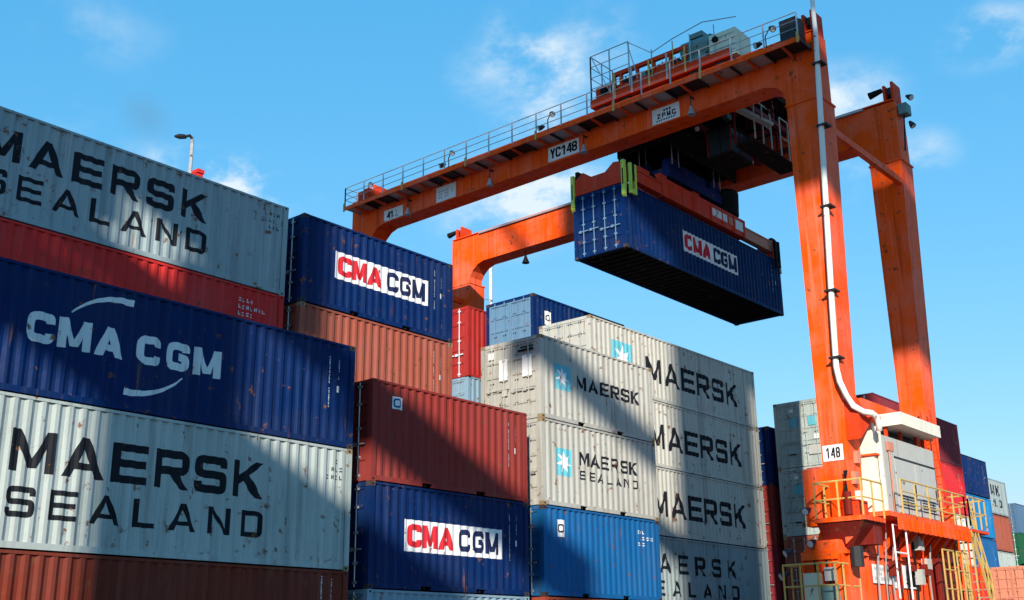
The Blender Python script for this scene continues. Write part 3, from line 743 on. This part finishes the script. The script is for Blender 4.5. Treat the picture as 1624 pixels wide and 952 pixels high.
# front platform under the leg
pf = MB().box(33.3, 34.83, 14.45, 16.1, 4.86, 5.0).build('platform', ORANGE, CR)
MB().hexa([(33.9, 15.2, 4.1), (34.8, 15.2, 4.1), (34.8, 16.0, 4.1), (33.9, 16.0, 4.1)], [(33.35, 14.5, 4.855), (34.82, 14.5, 4.855), (34.82, 16.05, 4.855), (33.35, 16.05, 4.855)]).build('platform_bracket', DREDF, pf)
railing(pf, [(34.8, 16.05, 5.0), (33.36, 16.05, 5.0), (33.36, 14.5, 5.0), (34.9, 14.5, 5.0)], 1.1, YELLOW, .85, (.5,), .03)
for a in ((33.5, 16.3, 5.35), (33.45, 16.2, 4.35)): lamp_head(pf, a, (-.7, .1, -.3))
MB().box(33.5, 34.2, 14.7, 15.2, 5.0, 5.5).build('motor_cover', ORANGE_D, pf)
# main side platform
ps = MB().box(34.9, 41.9, 14.35, 15.1, 5.10, 5.25).box(36.1, 41.5, 15.1, 16.6, 5.10, 5.25).build('platform', ORANGE, CR)
fs = MB().box(35.6, 41.9, 14.33, 14.38, 4.72, 5.12).build('fascia', ORANGE, ps)
for i in range(15): MB().box(35.7+i*.43, 35.76+i*.43, 14.27, 14.328, 4.74, 5.1).build('stiffener', ORANGE, fs)
railing(ps, [(36.2, 14.4, 5.25), (41.85, 14.4, 5.25)], 1.12, YELLOW, 1.15, (.33, .66), .028, skirt=.15)
railing(ps, [(41.85, 14.4, 5.25), (41.85, 16.5, 5.25)], 1.12, YELLOW, 1.15, (.33, .66), .028)
# support brackets below the platform
und = MB().box(36.4, 41.2, 15.4, 16.4, 4.02, 5.08).build('machine_casing', ORANGE_D, CR)
for i in range(4):
    x = 36.7+i*1.35
    MB().prism([(14.45, 5.09), (15.39, 5.09), (15.39, 4.1)], 0, x-.05, x+.05).build('gusset', ORANGE, und)
    MB().beam((x+.5, 14.5, 5.05), (x+.5, 15.3, 4.15), .12, .12).build('strut', ORANGE, und)
# power cabinet
cb = MB().box(36.45, 41.0, 15.0, 16.55, 5.30, 7.95).build('power_cabinet', CABGREY, CR); cb['label'] = 'grey sheet-metal power cabinet'
MB().box(37.0, 40.5, 14.45, 16.6, 8.30, 8.72).build('cabinet_roof', CABWHITE, cb)
for x in (37.2, 38.4, 39.8, 40.4):
    for y in (15.1, 16.4): MB().box(x-.05, x+.05, y-.05, y+.05, 7.95, 8.30).build('roof_stay', ORANGE_D, cb)
MB().box(37.1, 40.3, 15.3, 16.45, 7.955, 8.28).build('air_duct', STEEL, cb)
for a, b in ((37.35, 39.0), (39.08, 40.85)):
    d = MB().box(a, b, 14.955, 14.995, 5.45, 7.25).build('cabinet_door', CABGREY, cb)
    MB().box(b-.14, b-.10, 14.92, 14.953, 6.1, 6.5).build('handle', STEEL, d)
    for k in range(5): MB().box(a+.3, b-.3, 14.94, 14.954, 5.62+k*.1, 5.66+k*.1).build('louvre', STEEL, d)
MB().box(37.3, 40.9, 14.96, 14.998, 7.27, 7.33).build('drip_edge', STEEL, cb)
b2 = MB().box(36.0, 36.44, 15.1, 16.2, 5.3, 7.2).build('side_cabinet', CABWHITE, cb)
MB().box(35.95, 36.44, 15.05, 16.25, 7.26, 8.30).build('side_cabinet', CABWHITE, cb)
MB().box(35.9, 36.46, 14.98, 16.3, 7.2, 7.258).build('shelf', ORANGE, cb)
MB().box(36.2, 36.32, 14.92, 15.04, 5.3, 8.3).build('corner_post', CABWHITE, cb)
MB().box(35.6, 36.3, 14.85, 15.4, 8.30, 8.50).build('beacon_base', ORANGE, cb)
for k in range(3): MB().tube([(36.9+.14*k, 14.94, 5.3), (36.9+.14*k, 14.94, 7.5)], .03, 6).build('conduit', SALMON if k == 0 else GALV, cb)
MB().box(36.8, 37.25, 14.9, 14.99, 7.45, 7.75).build('switch_box', SALMON, cb)
# signs on the sill face
o = MB().box(37.58, 38.65, 15.18, 15.21, 3.03, 3.76).build('sign_plate', STICKER, sill)
rot = [[(q[1]*1.0, -q[0]) for q in pz] for gz in word('148', .06, .66, .12, .95, .2, .22, .04) for pz in gz]
flat(o, [[(.12+a, .72+b) for a, b in pz] for pz in rot], (37.58, 15.18, 3.03), (1, 0, 0), (0, 0, 1), LETTERK, label='dark sideways number')
o = MB().box(35.2, 36.6, 15.18, 15.21, 3.1, 3.68).build('sign_plate', STICKER, sill)
rn = random.Random(8)
flat(o, [rect(.1+.15*i, .1+.15*j, .1+.15*i+.1, .1+.15*j+.1) for i in range(8) for j in range(3) if rn.random() < .65], (35.2, 15.18, 3.1), (1, 0, 0), (0, 0, 1), CABGREY, name='faded_print')
MB().box(36.75, 36.95, 15.17, 15.21, 3.0, 3.7).build('sign_plate', STICKER, sill)
# white hand frame and rods below the front platform
MB().tube([(35.25, 14.42, 2.6), (35.25, 14.42, 4.85), (36.25, 14.42, 4.85), (36.25, 14.42, 2.6)], .03, 6).tube([(35.25, 14.42, 4.0), (36.25, 14.42, 4.0)], .03, 6).build('hand_frame', STICKER, CR)
# lower front platform
pl = MB().box(32.6, 34.4, 15.2, 17.0, 2.2, 2.3).build('platform', ORANGE_D, CR)
railing(pl, [(34.3, 16.95, 2.3), (32.65, 16.95, 2.3), (32.65, 15.25, 2.3), (34.3, 15.25, 2.3)], 1.3, YELLOW, .5, (.5,), .03)
MB().hexa([(33.2, 15.4, 3.75), (34.85, 15.3, 3.75), (34.85, 16.6, 3.75), (33.2, 16.6, 3.75)], [(33.5, 15.45, 4.35), (34.85, 15.4, 4.35), (34.85, 16.5, 4.35), (33.5, 16.5, 4.35)]).build('gear_housing', ORANGE, CR)
MB().tube([(33.6, 14.95, 3.5), (33.6, 14.95, 4.1)], .20, 12).build('motor', STEEL, CR)
MB().box(32.95, 33.28, 15.95, 16.45, 2.32, 3.35).build('control_box', PALECAB, CR); MB().box(33.0, 33.28, 15.45, 15.9, 2.32, 3.0).build('control_box', MACHGREEN, CR); MB().box(33.05, 33.28, 15.5, 15.8, 3.1, 3.5).build('control_box', CABGREY, CR)
for k in range(5): MB().tube([(33.22, 15.5+.2*k, 2.4), (33.2, 15.52+.2*k, 3.2), (33.25, 15.6+.2*k, 3.74)], .03, 6).build('cable', BLACKP if k % 2 else ORANGE_D, CR)
for k in range(4): MB().box(33.28+.0, 33.298, 15.3+.4*k, 15.36+.4*k, 2.4, 3.9).build('stiffener', ORANGE_D, sill)
for a in ((33.1, 16.8, 4.1), (33.0, 16.95, 3.4)): lamp_head(CR, a, (-.6, .5, -.4))
# stairs and rungs beside the rear leg
st = MB().beam((43.4, 14.3, 2.2), (41.9, 14.3, 5.15), .05, .2).beam((43.4, 14.95, 2.2), (41.9, 14.95, 5.15), .05, .2).build('stair', YELLOW, CR)
railing(CR, [(41.9, 14.28, 5.25), (43.6, 14.28, 5.25), (43.6, 15.2, 5.25)], 1.1, YELLOW, .6, (.5,), .03)
MB().box(41.92, 43.65, 14.25, 15.2, 5.1, 5.2).build('platform', ORANGE_D, CR)
for i in range(11): 
    t = (i+.5)/11; MB().box(43.4-1.5*t-.12, 43.4-1.5*t+.12, 14.33, 14.92, 2.2+2.95*t-.02, 2.2+2.95*t+.02).build('tread', GALV, st)
railing(st, [(43.4, 14.28, 2.4), (41.9, 14.28, 5.3)], 1.0, YELLOW, .9, (.5,), .03)
lad = MB().beam((41.75, 14.9, 5.2), (41.75, 15.2, 9.6), .05, .05).beam((41.75, 15.3, 5.2), (41.75, 15.55, 9.6), .05, .05).build('ladder', ORANGE_D, CR)
for i in range(14): MB().tube([(41.75, 14.9+.021*i, 5.35+.3*i), (41.75, 15.3+.018*i, 5.35+.3*i)], .018, 5).build('rung', ORANGE_D, lad)
for i in range(5): MB().beam((40.6+.45*i, 14.32, 2.3), (40.6+.45*i, 14.32, 4.7), .05, .05).build('grab_bar', YELLOW if i % 2 else ORANGE, CR)
MB().box(39.9, 41.2, 14.85, 15.2, 2.4, 4.1).build('gear_housing', DREDF, CR)
for k, x in enumerate((33.6, 34.9, 36.05, 37.3, 38.9, 40.1, 41.5, 43.0)): MB().box(x-.04, x+.04, 15.17, 15.248, 2.32, 3.98).build('stiffener', ORANGE, sill)
MB().box(33.3, 44.0, 15.12, 15.248, 3.9, 4.0).build('flange', ORANGE, sill); MB().box(33.3, 44.0, 15.12, 15.248, 2.3, 2.4).build('flange', ORANGE, sill)
rc_ = random.Random(21)
for x in (33.7, 34.2, 34.7): MB().prism([(14.5, 4.85), (15.3, 4.85), (15.3, 4.2)], 0, x-.03, x+.03).build('gusset', ORANGE, pf)
MB().tube([(33.45, 15.0, 5.05), (33.45, 15.0, 5.75)], .12, 10).build('hydraulic_tank', DREDF, pf)
for k in range(9):
    x = 35.3+k*.62; z1_ = rc_.uniform(4.2, 5.0)
    MB().tube([(x, 15.1, 2.4), (x+rc_.uniform(-.1, .1), 15.08, 3.4), (x+rc_.uniform(-.25, .25), 15.0, z1_)], rc_.uniform(.02, .045), 6).build('cable', rc_.choice((BLACKP, GALV, ORANGE_D, STEEL)), CR)
for k in range(12):
    x = rc_.uniform(35.4, 42.6); z0_ = rc_.uniform(2.5, 4.3); s_ = rc_.uniform(.15, .42)
    MB().box(x, x+s_, 14.95-rc_.uniform(0, .2), 15.11, z0_, z0_+rc_.uniform(.15, .5)).build('fitting', rc_.choice((ORANGE_D, DREDF, STEEL, CABGREY, DREDF, YELLOW)), CR)
for x in (38.9, 40.2): railing(CR, [(x, 14.3, 2.4), (x+1.0, 14.3, 2.4)], 1.9, YELLOW, .5, (.33, .66), .028)
for k in range(3): MB().tube([(34.2+.1*k, 15.42, 5.1), (34.25+.1*k, 15.44, 5.9), (34.7, 15.5+.05*k, 6.6)], .03, 6).build('cable', BLACKP, CR)
MB().box(34.25, 34.82, 14.6, 15.3, 4.2, 4.84).build('valve_block', DREDF, CR)
for k in range(6): MB().box(33.42+.22*k, 33.46+.22*k, 14.43, 14.448, 4.87, 4.99).build('toe_bolt', ORANGE_D, pf)
for x, z in ((35.0, 6.2), (35.3, 6.9), (35.2, 5.6)): MB().box(x, x+.28, 15.36, 15.52, z, z+.4).build('switch_box', rc_.choice((CABGREY, STICKER, SALMON)), lFR)
MB().box(42.9, 43.3, 15.25, 16.4, 4.0, 6.2).build('gear_housing', ORANGE, CR)
# far-side sill
MB().box(33.3, 44.0, 38.75, 39.85, 2.3, 4.58).build('sill_beam', ORANGE, CR)
for x in (XF, XR):
    for k in (-1.0, 1.3):
        bo = MB().box(x+k-.35, x+k+1.0, 38.8, 39.8, 1.2, 2.28).build('wheel_bogie', ORANGE_D, CR)
        MB().tube([(x+k+.3, 38.85, .75), (x+k+.3, 39.75, .75)], .75, 20).build('tyre', BLACKP, bo)

# ------------------------------------------------------------------ trolley on the girders
TR = empty('hoist_trolley', (0, 0, 0), 'orange hoist trolley with machinery on top of the crane girders', 'trolley')
fr = MB().box(34.95, 35.55, 18.7, 25.3, 22.85, 23.2).build('frame_beam', ORANGE_D, TR)
MB().box(42.05, 42.65, 18.7, 25.3, 22.85, 23.2).build('frame_beam', ORANGE_D, TR)
for y in (18.75, 20.8, 22.9, 24.9): MB().box(35.56, 42.04, y, y+.4, 22.8, 23.15).build('cross_beam', ORANGE_D, TR)
for x in (34.95+.14, 42.05+.24):
    for y in (19.2, 20.4, 23.6, 24.8): MB().tube([(x, y, 22.88), (x+.22, y, 22.88)], .21, 14).build('wheel', STEEL, TR)
MB().box(35.9, 41.9, 18.8, 25.6, 22.60, 22.78).build('machine_deck', SHADE_BLACK, TR)
MB().box(37.0, 41.0, 22.0, 25.0, 21.75, 22.58).build('hoist_well', SHADE_BLACK, TR)
for k, (x0_, x1_, y0_, y1_, z0_, z1_) in enumerate(((36.1, 41.8, 19.0, 19.15, 21.5, 21.7), (36.1, 41.8, 21.2, 21.35, 21.3, 21.5), (36.1, 36.25, 19.16, 25.2, 21.5, 21.7), (41.6, 41.75, 19.16, 25.2, 21.5, 21.7), (36.1, 41.8, 25.2, 25.35, 21.6, 21.8), (38.8, 38.95, 19.2, 22, 21.2, 21.4))):
    MB().box(x0_, x1_, y0_, y1_, z0_, z1_).build('hanger_frame', DREDF, TR)
for x, y in ((36.15, 19.05), (36.15, 21.3), (36.15, 25.25), (41.65, 19.05), (41.65, 21.3), (41.65, 25.25), (38.87, 19.05)):
    MB().box(x-.05, x+.05, y-.05, y+.05, 21.7, 22.59).build('hanger', DREDF, TR)
rt = random.Random(12)
for k in range(34):
    x, y = rt.uniform(36.3, 41.2), rt.uniform(19.3, 25.0); w_, d_, h_ = rt.uniform(.15, .6), rt.uniform(.15, .5), rt.uniform(.25, .8)
    MB().box(x, x+w_, y, y+d_, 22.58-h_, 22.59-.001*k).build('machine_unit', rt.choice((SHADE_BLACK, DREDF, MACHGREEN, SHADE_BLACK)), TR)
for k in range(7):
    x, y = rt.uniform(36.4, 41.0), rt.uniform(19.4, 24.5); MB().tube([(x, y, 22.5), (x+.15, y-.1, 21.9), (x+.7, y-.2, 21.75), (x+1.1, y, 22.3)], .035, 6).build('cable', BLACKP, TR)
for k in range(5): MB().tube([(36.5+k*1.1, 21.2, 21.2), (36.5+k*1.1, 21.2, 21.08)], .09, 8).build('work_lamp', LAMPG, TR)
for y_, zb_ in ((22.3, 20.7), (24.9, 20.9)): MB().box(36.3, 41.5, y_, y_+.08, zb_, 22.58).build('shade_plate', SHADE_BLACK, TR)  # near-black sheets added for the shade under the trolley
for x_ in (36.3, 38.9, 41.4): MB().box(x_, x_+.08, 22.4, 24.88, 21.0, 22.57).build('shade_plate', SHADE_BLACK, TR)
for k in range(10):
    x, y = rt.uniform(35.0, 36.0), rt.uniform(20.9, 24.4); MB().box(x, x+rt.uniform(.2, .5), y, y+rt.uniform(.2, .6), 23.42+.002*k, 23.5+rt.uniform(.1, .45)).build('machine_unit', rt.choice((ORANGE_D, STEEL, ORANGE_D, SHADE_BLACK, MACHGREEN)), TR)
for k in range(6): MB().tube([(35.02, 20.9+.6*k, 23.25), (35.0, 21.1+.6*k, 23.6), (35.3, 21.3+.6*k, 23.9)], .03, 5).build('cable', rt.choice((BLACKP, ORANGE_D)), TR)
for k in range(5): MB().box(34.93, 34.97, 20.6+.85*k, 20.68+.85*k, 22.86, 24.0).build('guard_post', CREAM if k % 2 else YELLOW, TR)
# machinery visible above the walkway
MB().box(35.0, 36.3, 20.7, 24.4, 23.21, 23.42).build('machine_base', ORANGE_D, TR)
f2 = MB().box(35.05, 35.2, 20.6, 24.2, 23.95, 24.12).box(36.2, 36.35, 20.6, 24.2, 23.95, 24.12).build('machine_frame', ORANGE_D, TR)
for y in (20.7, 21.4, 22.2, 23.0, 23.8, 24.15):
    MB().box(35.06, 35.19, y-.06, y+.06, 23.43, 23.94).build('frame_post', ORANGE_D, f2)
MB().tube([(35.7, 21.3, 23.72), (35.7, 24.0, 23.72)], .3, 16).build('hoist_drum', STEEL, TR)
gb = MB().box(35.1, 36.4, 24.25, 25.1, 23.21, 23.75).build('gearbox', ORANGE_D, TR)
MB().tube([(35.3, 24.6, 23.5), (34.9, 24.6, 23.4)], .16, 10).build('brake', BLACKP, gb)
mo = MB().tube([(35.6, 19.7, 23.95), (35.6, 20.95, 23.95)], .50, 16).build('motor', MACHGREEN, TR)
MB().box(35.2, 36.1, 19.85, 20.75, 23.21, 23.6).build('motor_foot', MACHGREEN, mo); MB().box(35.3, 35.9, 20.0, 20.6, 24.42, 24.62).build('terminal_box', MACHGREEN, mo)
bx = MB().box(35.0, 36.2, 18.4, 19.55, 22.9, 24.02).build('machine_cabinet', PALECAB, TR)
for k in range(4): MB().box(34.98, 34.998, 18.45, 19.5, 23.08+.24*k, 23.11+.24*k).build('cabinet_rib', CABGREY, bx)
MB().tube([(34.97, 19.25, 23.75), (34.90, 19.25, 23.75)], .13, 10).build('vent', BLACKP, bx)
# cage railings
railing(TR, [(34.98, 25.25, 23.2), (34.98, 23.3, 23.2)], 2.05, GALV, .95, (.25, .5, .75), .02)
railing(TR, [(36.6, 25.25, 23.2), (34.98, 25.25, 23.2)], 2.05, GALV, .8, (.25, .5, .75), .02)
MB().tube([(34.98, 23.3, 25.2), (34.98, 22.2, 24.3), (34.98, 21.2, 24.55), (34.98, 19.8, 24.75), (34.98, 18.3, 24.4)], .02, 6).build('guard_rail', GALV, TR)
for y in (22.2, 21.2, 20.4, 19.3): MB().tube([(34.98, y, 23.2), (34.98, y, 24.45)], .025, 5).build('guard_post', YELLOW if y > 21 else GALV, TR)
MB().beam((34.98, 24.3, 23.3), (34.98, 25.2, 25.2), .03, .03).beam((34.98, 23.35, 25.2), (34.98, 22.9, 23.4), .03, .03).build('cage_brace', GALV, TR)
# operator cab hung below, with its access platform
cab = MB().box(37.0, 38.7, 20.0, 21.1, 19.95, 20.05).box(37.02, 37.04, 20.5, 20.52, 20.05, 21.1).box(37.0, 38.7, 20.0, 21.1, 21.1, 21.2).build('operator_cab', SHADE_BLACK, TR); cab['label'] = 'operator cab with dark windows'
for x in (37.03, 37.85, 38.66):
    for y in (20.03, 21.07): MB().box(x-.03, x+.03, y-.03, y+.03, 20.05, 21.1).build('window_post', DREDF, cab)
for b_ in ((37.06, 38.63, 20.04, 20.05), (37.06, 38.63, 21.05, 21.06), (37.04, 37.05, 20.07, 21.03), (38.64, 38.65, 20.07, 21.03)): MB().box(*b_, 20.06, 21.09).build('window', GLASS, cab)
ap = MB().box(36.8, 40.6, 18.85, 19.75, 20.05, 20.10).build('access_platform', SHADE_BLACK, TR)
for x0_, x1_ in ((36.85, 38.2), (39.0, 40.4)):
    railing(ap, [(x0_, 18.85, 20.1), (x1_, 18.85, 20.1)], 1.7, CREAM, .65, (.5,), .03)
for x in (36.9, 40.5): MB().box(x-.04, x+.04, 19.7, 19.78, 20.1, 22.58).build('hanger', DREDF, TR)
for k in range(3):
    P_ = [(36.6+.3*math.cos(t*.9)+.02*t, 18.35-.16*k+.14*math.sin(t*.9), 22.7-.13*t) for t in range(14)]
    MB().tube(P_, .025, 5).build('festoon_cable', BLACKP, TR)
MB().beam((35.9, 19.3, 21.3), (37.4, 18.4, 20.7), .3, .12).build('festoon_arm', CREAM, TR)
# hoist ropes
for x in (37.0, 37.5, 40.3, 40.8):
    for y in (22.75, 24.35): MB().tube([(x, y, 20.25), (x, y, 22.6)], .022, 5).build('hoist_rope', GALV, TR)

# ------------------------------------------------------------------ spreader gripping the lifted container
SP = empty('container_spreader', (0, 0, 0), 'orange-red lifting spreader with lime corner guides on the hanging container', 'spreader')
hb = MB().box(36.7, 41.1, 22.75, 24.45, 19.62, 20.05).build('head_block', MACHBLUE, SP)
for x in (37.25, 40.55):
    for y in (22.85, 24.05): MB().tube([(x, y, 20.25), (x, y+.3, 20.25)], .42, 16).build('sheave', MACHBLUE, hb)
MB().box(37.9, 39.9, 22.9, 24.3, 20.05, 20.5).build('hydraulic_box', MACHBLUE, hb)
mf = MB().box(35.7, 42.2, 22.42, 22.82, 18.35, 19.15).box(35.7, 42.2, 24.38, 24.78, 18.35, 19.15).box(36.2, 41.6, 22.83, 24.37, 18.5, 19.0).build('main_frame', SPRED, SP)
for x in (36.4, 38.9, 41.4): MB().box(x-.25, x+.25, 22.84, 24.36, 19.01, 19.6).build('saddle', SPRED, SP)
for x in (36.2, 37.1, 37.9, 39.3, 40.2, 41.2, 42.0): MB().box(x-.03, x+.03, 22.38, 22.418, 18.4, 19.1).build('stiffener', SPRED, mf)
MB().box(39.4, 40.6, 22.395, 22.416, 18.62, 18.95).build('plate', STICKER, mf); MB().box(41.3, 41.95, 22.395, 22.416, 18.55, 18.98).build('plate', STICKER, mf); MB().box(40.75, 41.1, 22.395, 22.416, 18.6, 18.95).build('plate', SALMON, mf)
for a, b, m_ in ((33.35, 35.69, SPRED), (42.21, 44.74, SALMON)):
    for y in (22.5, 24.4):
        ar = MB().box(a, b, y, y+.30, 18.42, 18.86).build('telescopic_arm', m_, SP)
        MB().box(a, b, y-.04, y+.34, 18.862, 18.92).build('flange', m_, ar)
for x0_, x1_ in ((32.98, 33.34), (44.75, 45.11)):
    eb = MB().prism([(22.5, 18.10), (24.75, 18.10), (24.75, 18.75), (24.35, 19.0), (23.95, 18.72), (23.3, 18.72), (22.9, 19.02), (22.5, 18.95)], 0, x0_, x1_).build('end_beam', SPRED, SP)
    for y in (22.36, 24.76):
        fx = x0_-.1 if x0_ < 40 else x1_-.1
        fl = MB().prism([(0, 17.55), (.10, 17.45), (.16, 18.1), (.13, 18.95), (0, 18.95)] if x0_ < 40 else [(.06, 17.55), (.16, 17.45), (.18, 18.95), (.04, 18.95)], 1, y-.01, y+.13)
        fl.v = [(v[0]+fx, v[1], v[2]) for v in fl.v]; fo = fl.build('corner_guide', LIME if x0_ < 40 else CREAM, SP); MB().box(fx-.006, fx+.05, y+.035, y+.085, 17.95, 18.6).build('guide_slot', BLACKP, fo)
        xi = x0_+.12 if x0_ < 40 else x0_-.28
        ya_, yb_ = (y-.16, y-.05) if y < 23 else (y+.14, y+.25)
        for k_ in (0, .3): MB().box(xi+k_, xi+k_+.1, ya_, yb_, 17.62, 18.85).build('corner_guide', LIME if x0_ < 40 else BLACKP, SP)
        MB().box(xi+.1, xi+.3, ya_+.03, yb_-.02, 18.2, 18.85).build('guide_arm', BLACKP, SP); MB().box(xi+.1, xi+.3, ya_+.01, yb_-.01, 17.62, 17.8).build('guide_tip', LIME if x0_ < 40 else BLACKP, SP)
        MB().box(x0_+.02, x1_-.02, y+.14 if y < 23 else y-.16, y+.30 if y < 23 else y-.02, 18.78, 19.12).build('guide_motor', BLACKP, SP)
bk = MB().tube([(41.5, 23.0, 19.16), (41.5, 23.0, 19.3), (41.5, 23.0, 20.3), (41.5, 23.0, 20.4)], [.45, .62, .66, .6], 18).build('cable_basket', BLACKP, SP)
for x, y in ((35.0, 22.6), (35.3, 22.7)): MB().tube([(x, y, 18.93), (x+.3, y+.1, 19.3), (x+.8, y+.25, 19.2)], .05, 6).build('hydraulic_hose', BLACKP, SP)
MB().box(34.2, 35.0, 22.6, 23.4, 18.93, 19.2).build('valve_box', SPRED, SP)

# ------------------------------------------------------------------ masts behind the stacks
def at(u, v, Y):
    d = Fv+R2*((u-812)/CF)-U2*((v-476)/CF); return Vector((0, 0, CH))+d*(Y/d.y)
lp = at(301, 275, 62); tp = at(303, 228, 62)
lamp = empty('street_lamp', (lp.x, 62, 0), 'curved-arm lamp post rising behind the topmost grey container', 'lamp post')
lamp.location = (0, 0, 0)
MB().tube([(lp.x, 62, 0), (lp.x, 62, tp.z), (lp.x-.1, 61.9, tp.z+.35)], [.22, .13, .11], 8).build('pole', GALV, lamp)
e = at(276, 217, 62)
MB().tube([(lp.x-.1, 61.9, tp.z+.33), (lp.x-.3, 61.9, tp.z+.5), ((lp.x+e.x)/2, 61.9, (tp.z+.5+e.z)/2-.02)], [.11, .10, .09], 8).build('arm', STEEL, lamp)
mx, mz = (lp.x+e.x)/2, (tp.z+.5+e.z)/2
MB().tube([(mx+.15, 61.9, mz-.05), (mx, 61.9, mz), ((mx+e.x)/2, 61.9, (mz+e.z)/2), (e.x, 61.9, e.z)], [.09, .17, .19, .08], 8).build('lamp_head', STEEL, lamp)
q = at(315, 273, 75)
rc = empty('distant_red_crane', (0, 0, 0), 'tip of a distant red crane just above the topmost grey container', 'crane')
MB().box(q.x-.25, q.x+.25, 74.7, 75.3, 0, q.z-.2).build('tower', RED, rc); MB().box(q.x-.35, q.x+.3, 74.6, 75.4, q.z-.2, q.z+.12).build('cap', RED, rc); MB().box(q.x-.75, q.x-.36, 74.8, 75.2, q.z-.5, q.z-.25).build('boom_tip', RED, rc)
q = at(778, 415, 58)
wm = empty('white_mast', (0, 0, 0), 'thin white mast between the far crane leg and the blue doors', 'mast')
MB().tube([(q.x, 58, 0), (q.x, 58, q.z+1.5)], [.2, .14], 8).build('pole', WHITE, wm)
bp_ = at(772, 478, 58)
MB().tube([(bp_.x-.8, 57.8, bp_.z), (q.x, 57.8, bp_.z+.15)], .04, 5).build('bracket', GALV, wm)

# ------------------------------------------------------------------ unseen crane-like blocks behind the camera, added and shaped to throw the long shadows
def shadow_blocker():
    X0 = -30.0; q = empty('shadow_blocker', (X0, 0, 0), 'unseen grey shadow blocker behind the camera, crane-like blocks shaped to cast shade', 'crane')
    q.location = (0, 0, 0); sa, ca, kk = math.sin(SUN_AZ), math.cos(SUN_AZ), math.tan(SUN_EL)/math.cos(SUN_AZ)
    def Y(w): return (w+X0*sa)/ca
    def Z(u): return u-kk*X0
    def blk(name, w0, w1, u0, u1, mat=CABGREY, x=.4): return MB().box(X0-x, X0+x, Y(w0), Y(w1), max(.0, Z(u0)+kk*x*.9), Z(u1)-kk*x*.9).build(name, mat, q)  # added block, sized in shadow space for the shade it casts
    blk('leg', -5.0, -3.2, -20, 32.4); blk('shadow_upright', -6.6, -5.05, -20, 32.4)  # uprights added only for their shadow
    blk('leg', 12.6, 14.2, -20, 32.4)
    blk('shadow_band', -10.8, 18, 32.4, 38.3, x=.7); blk('shadow_band', -14, -10.9, 31, 38.3, x=.7)
    blk('shadow_top_block', -14, 1.2, 38.6, 46, x=.7); blk('shadow_top_block', -21.5, -14.1, 42.3, 46, x=.7)
    blk('shadow_low_block', 3.6, 9.8, -20, 12.9)
    blk('shadow_bar', -3.1, 2.6, 21.4, 22.8)
    blk('shadow_bar', .5, 6.1, 14.7, 16.7); blk('shadow_bar', 6.15, 12.5, 15.5, 16.7)
    blk('shadow_mid_block', 7.7, 12.5, 18.0, 22.8); blk('shadow_mid_block', 11.5, 12.5, 16.72, 17.98); blk('shadow_mid_block', 7.7, 10.2, 16.72, 17.98)
    blk('shadow_mid_block', 8.2, 12.5, 11.4, 15.45)
    MB().beam((X0, Y(2.6), Z(38.4)), (X0, Y(5.4), Z(43)), .2, .5).build('shadow_stripe_bar', CABGREY, q)
    MB().beam((X0, Y(9.4), Z(38.4)), (X0, Y(12.0), Z(43.5)), .3, .35).build('shadow_stripe_bar', CABGREY, q)
shadow_blocker()

# faint smudge of exhaust drifting over the near left stack
def smoke():
    c = at(232, 185, 70); bm = bmesh.new(); bmesh.ops.create_icosphere(bm, subdivisions=3, radius=1)
    me = bpy.data.meshes.new('exhaust_smoke'); bm.to_mesh(me); bm.free()
    o = bpy.data.objects.new('exhaust_smoke', me); COL.objects.link(o); o.location = c; o.scale = (3.0, 2.0, 2.6); o.rotation_euler = (0, R(35), 0); o['kind'] = 'stuff'
    m = bpy.data.materials.new('smoke'); m.use_nodes = True; nt = m.node_tree; N = nt.nodes; L = nt.links; N.clear()
    out = N.new('ShaderNodeOutputMaterial'); v = N.new('ShaderNodeVolumePrincipled'); v.inputs['Color'].default_value = (.3, .3, .3, 1)
    tc = N.new('ShaderNodeTexCoord'); ln = N.new('ShaderNodeVectorMath'); ln.operation = 'LENGTH'; L.new(tc.outputs['Object'], ln.inputs[0])
    r1 = N.new('ShaderNodeMapRange'); r1.interpolation_type = 'SMOOTHSTEP'; r1.inputs[1].default_value = 1; r1.inputs[2].default_value = 0; L.new(ln.outputs['Value'], r1.inputs[0])
    n = N.new('ShaderNodeTexNoise'); n.inputs['Scale'].default_value = 1.6; n.inputs['Detail'].default_value = 4; L.new(tc.outputs['Object'], n.inputs[0])
    mu = N.new('ShaderNodeMath'); mu.operation = 'MULTIPLY'; L.new(r1.outputs[0], mu.inputs[0]); L.new(n.outputs[0], mu.inputs[1])
    m2 = N.new('ShaderNodeMath'); m2.operation = 'MULTIPLY'; L.new(mu.outputs[0], m2.inputs[0]); m2.inputs[1].default_value = .22
    L.new(m2.outputs[0], v.inputs['Density']); L.new(v.outputs[0], out.inputs['Volume']); me.materials.append(m)
smoke()
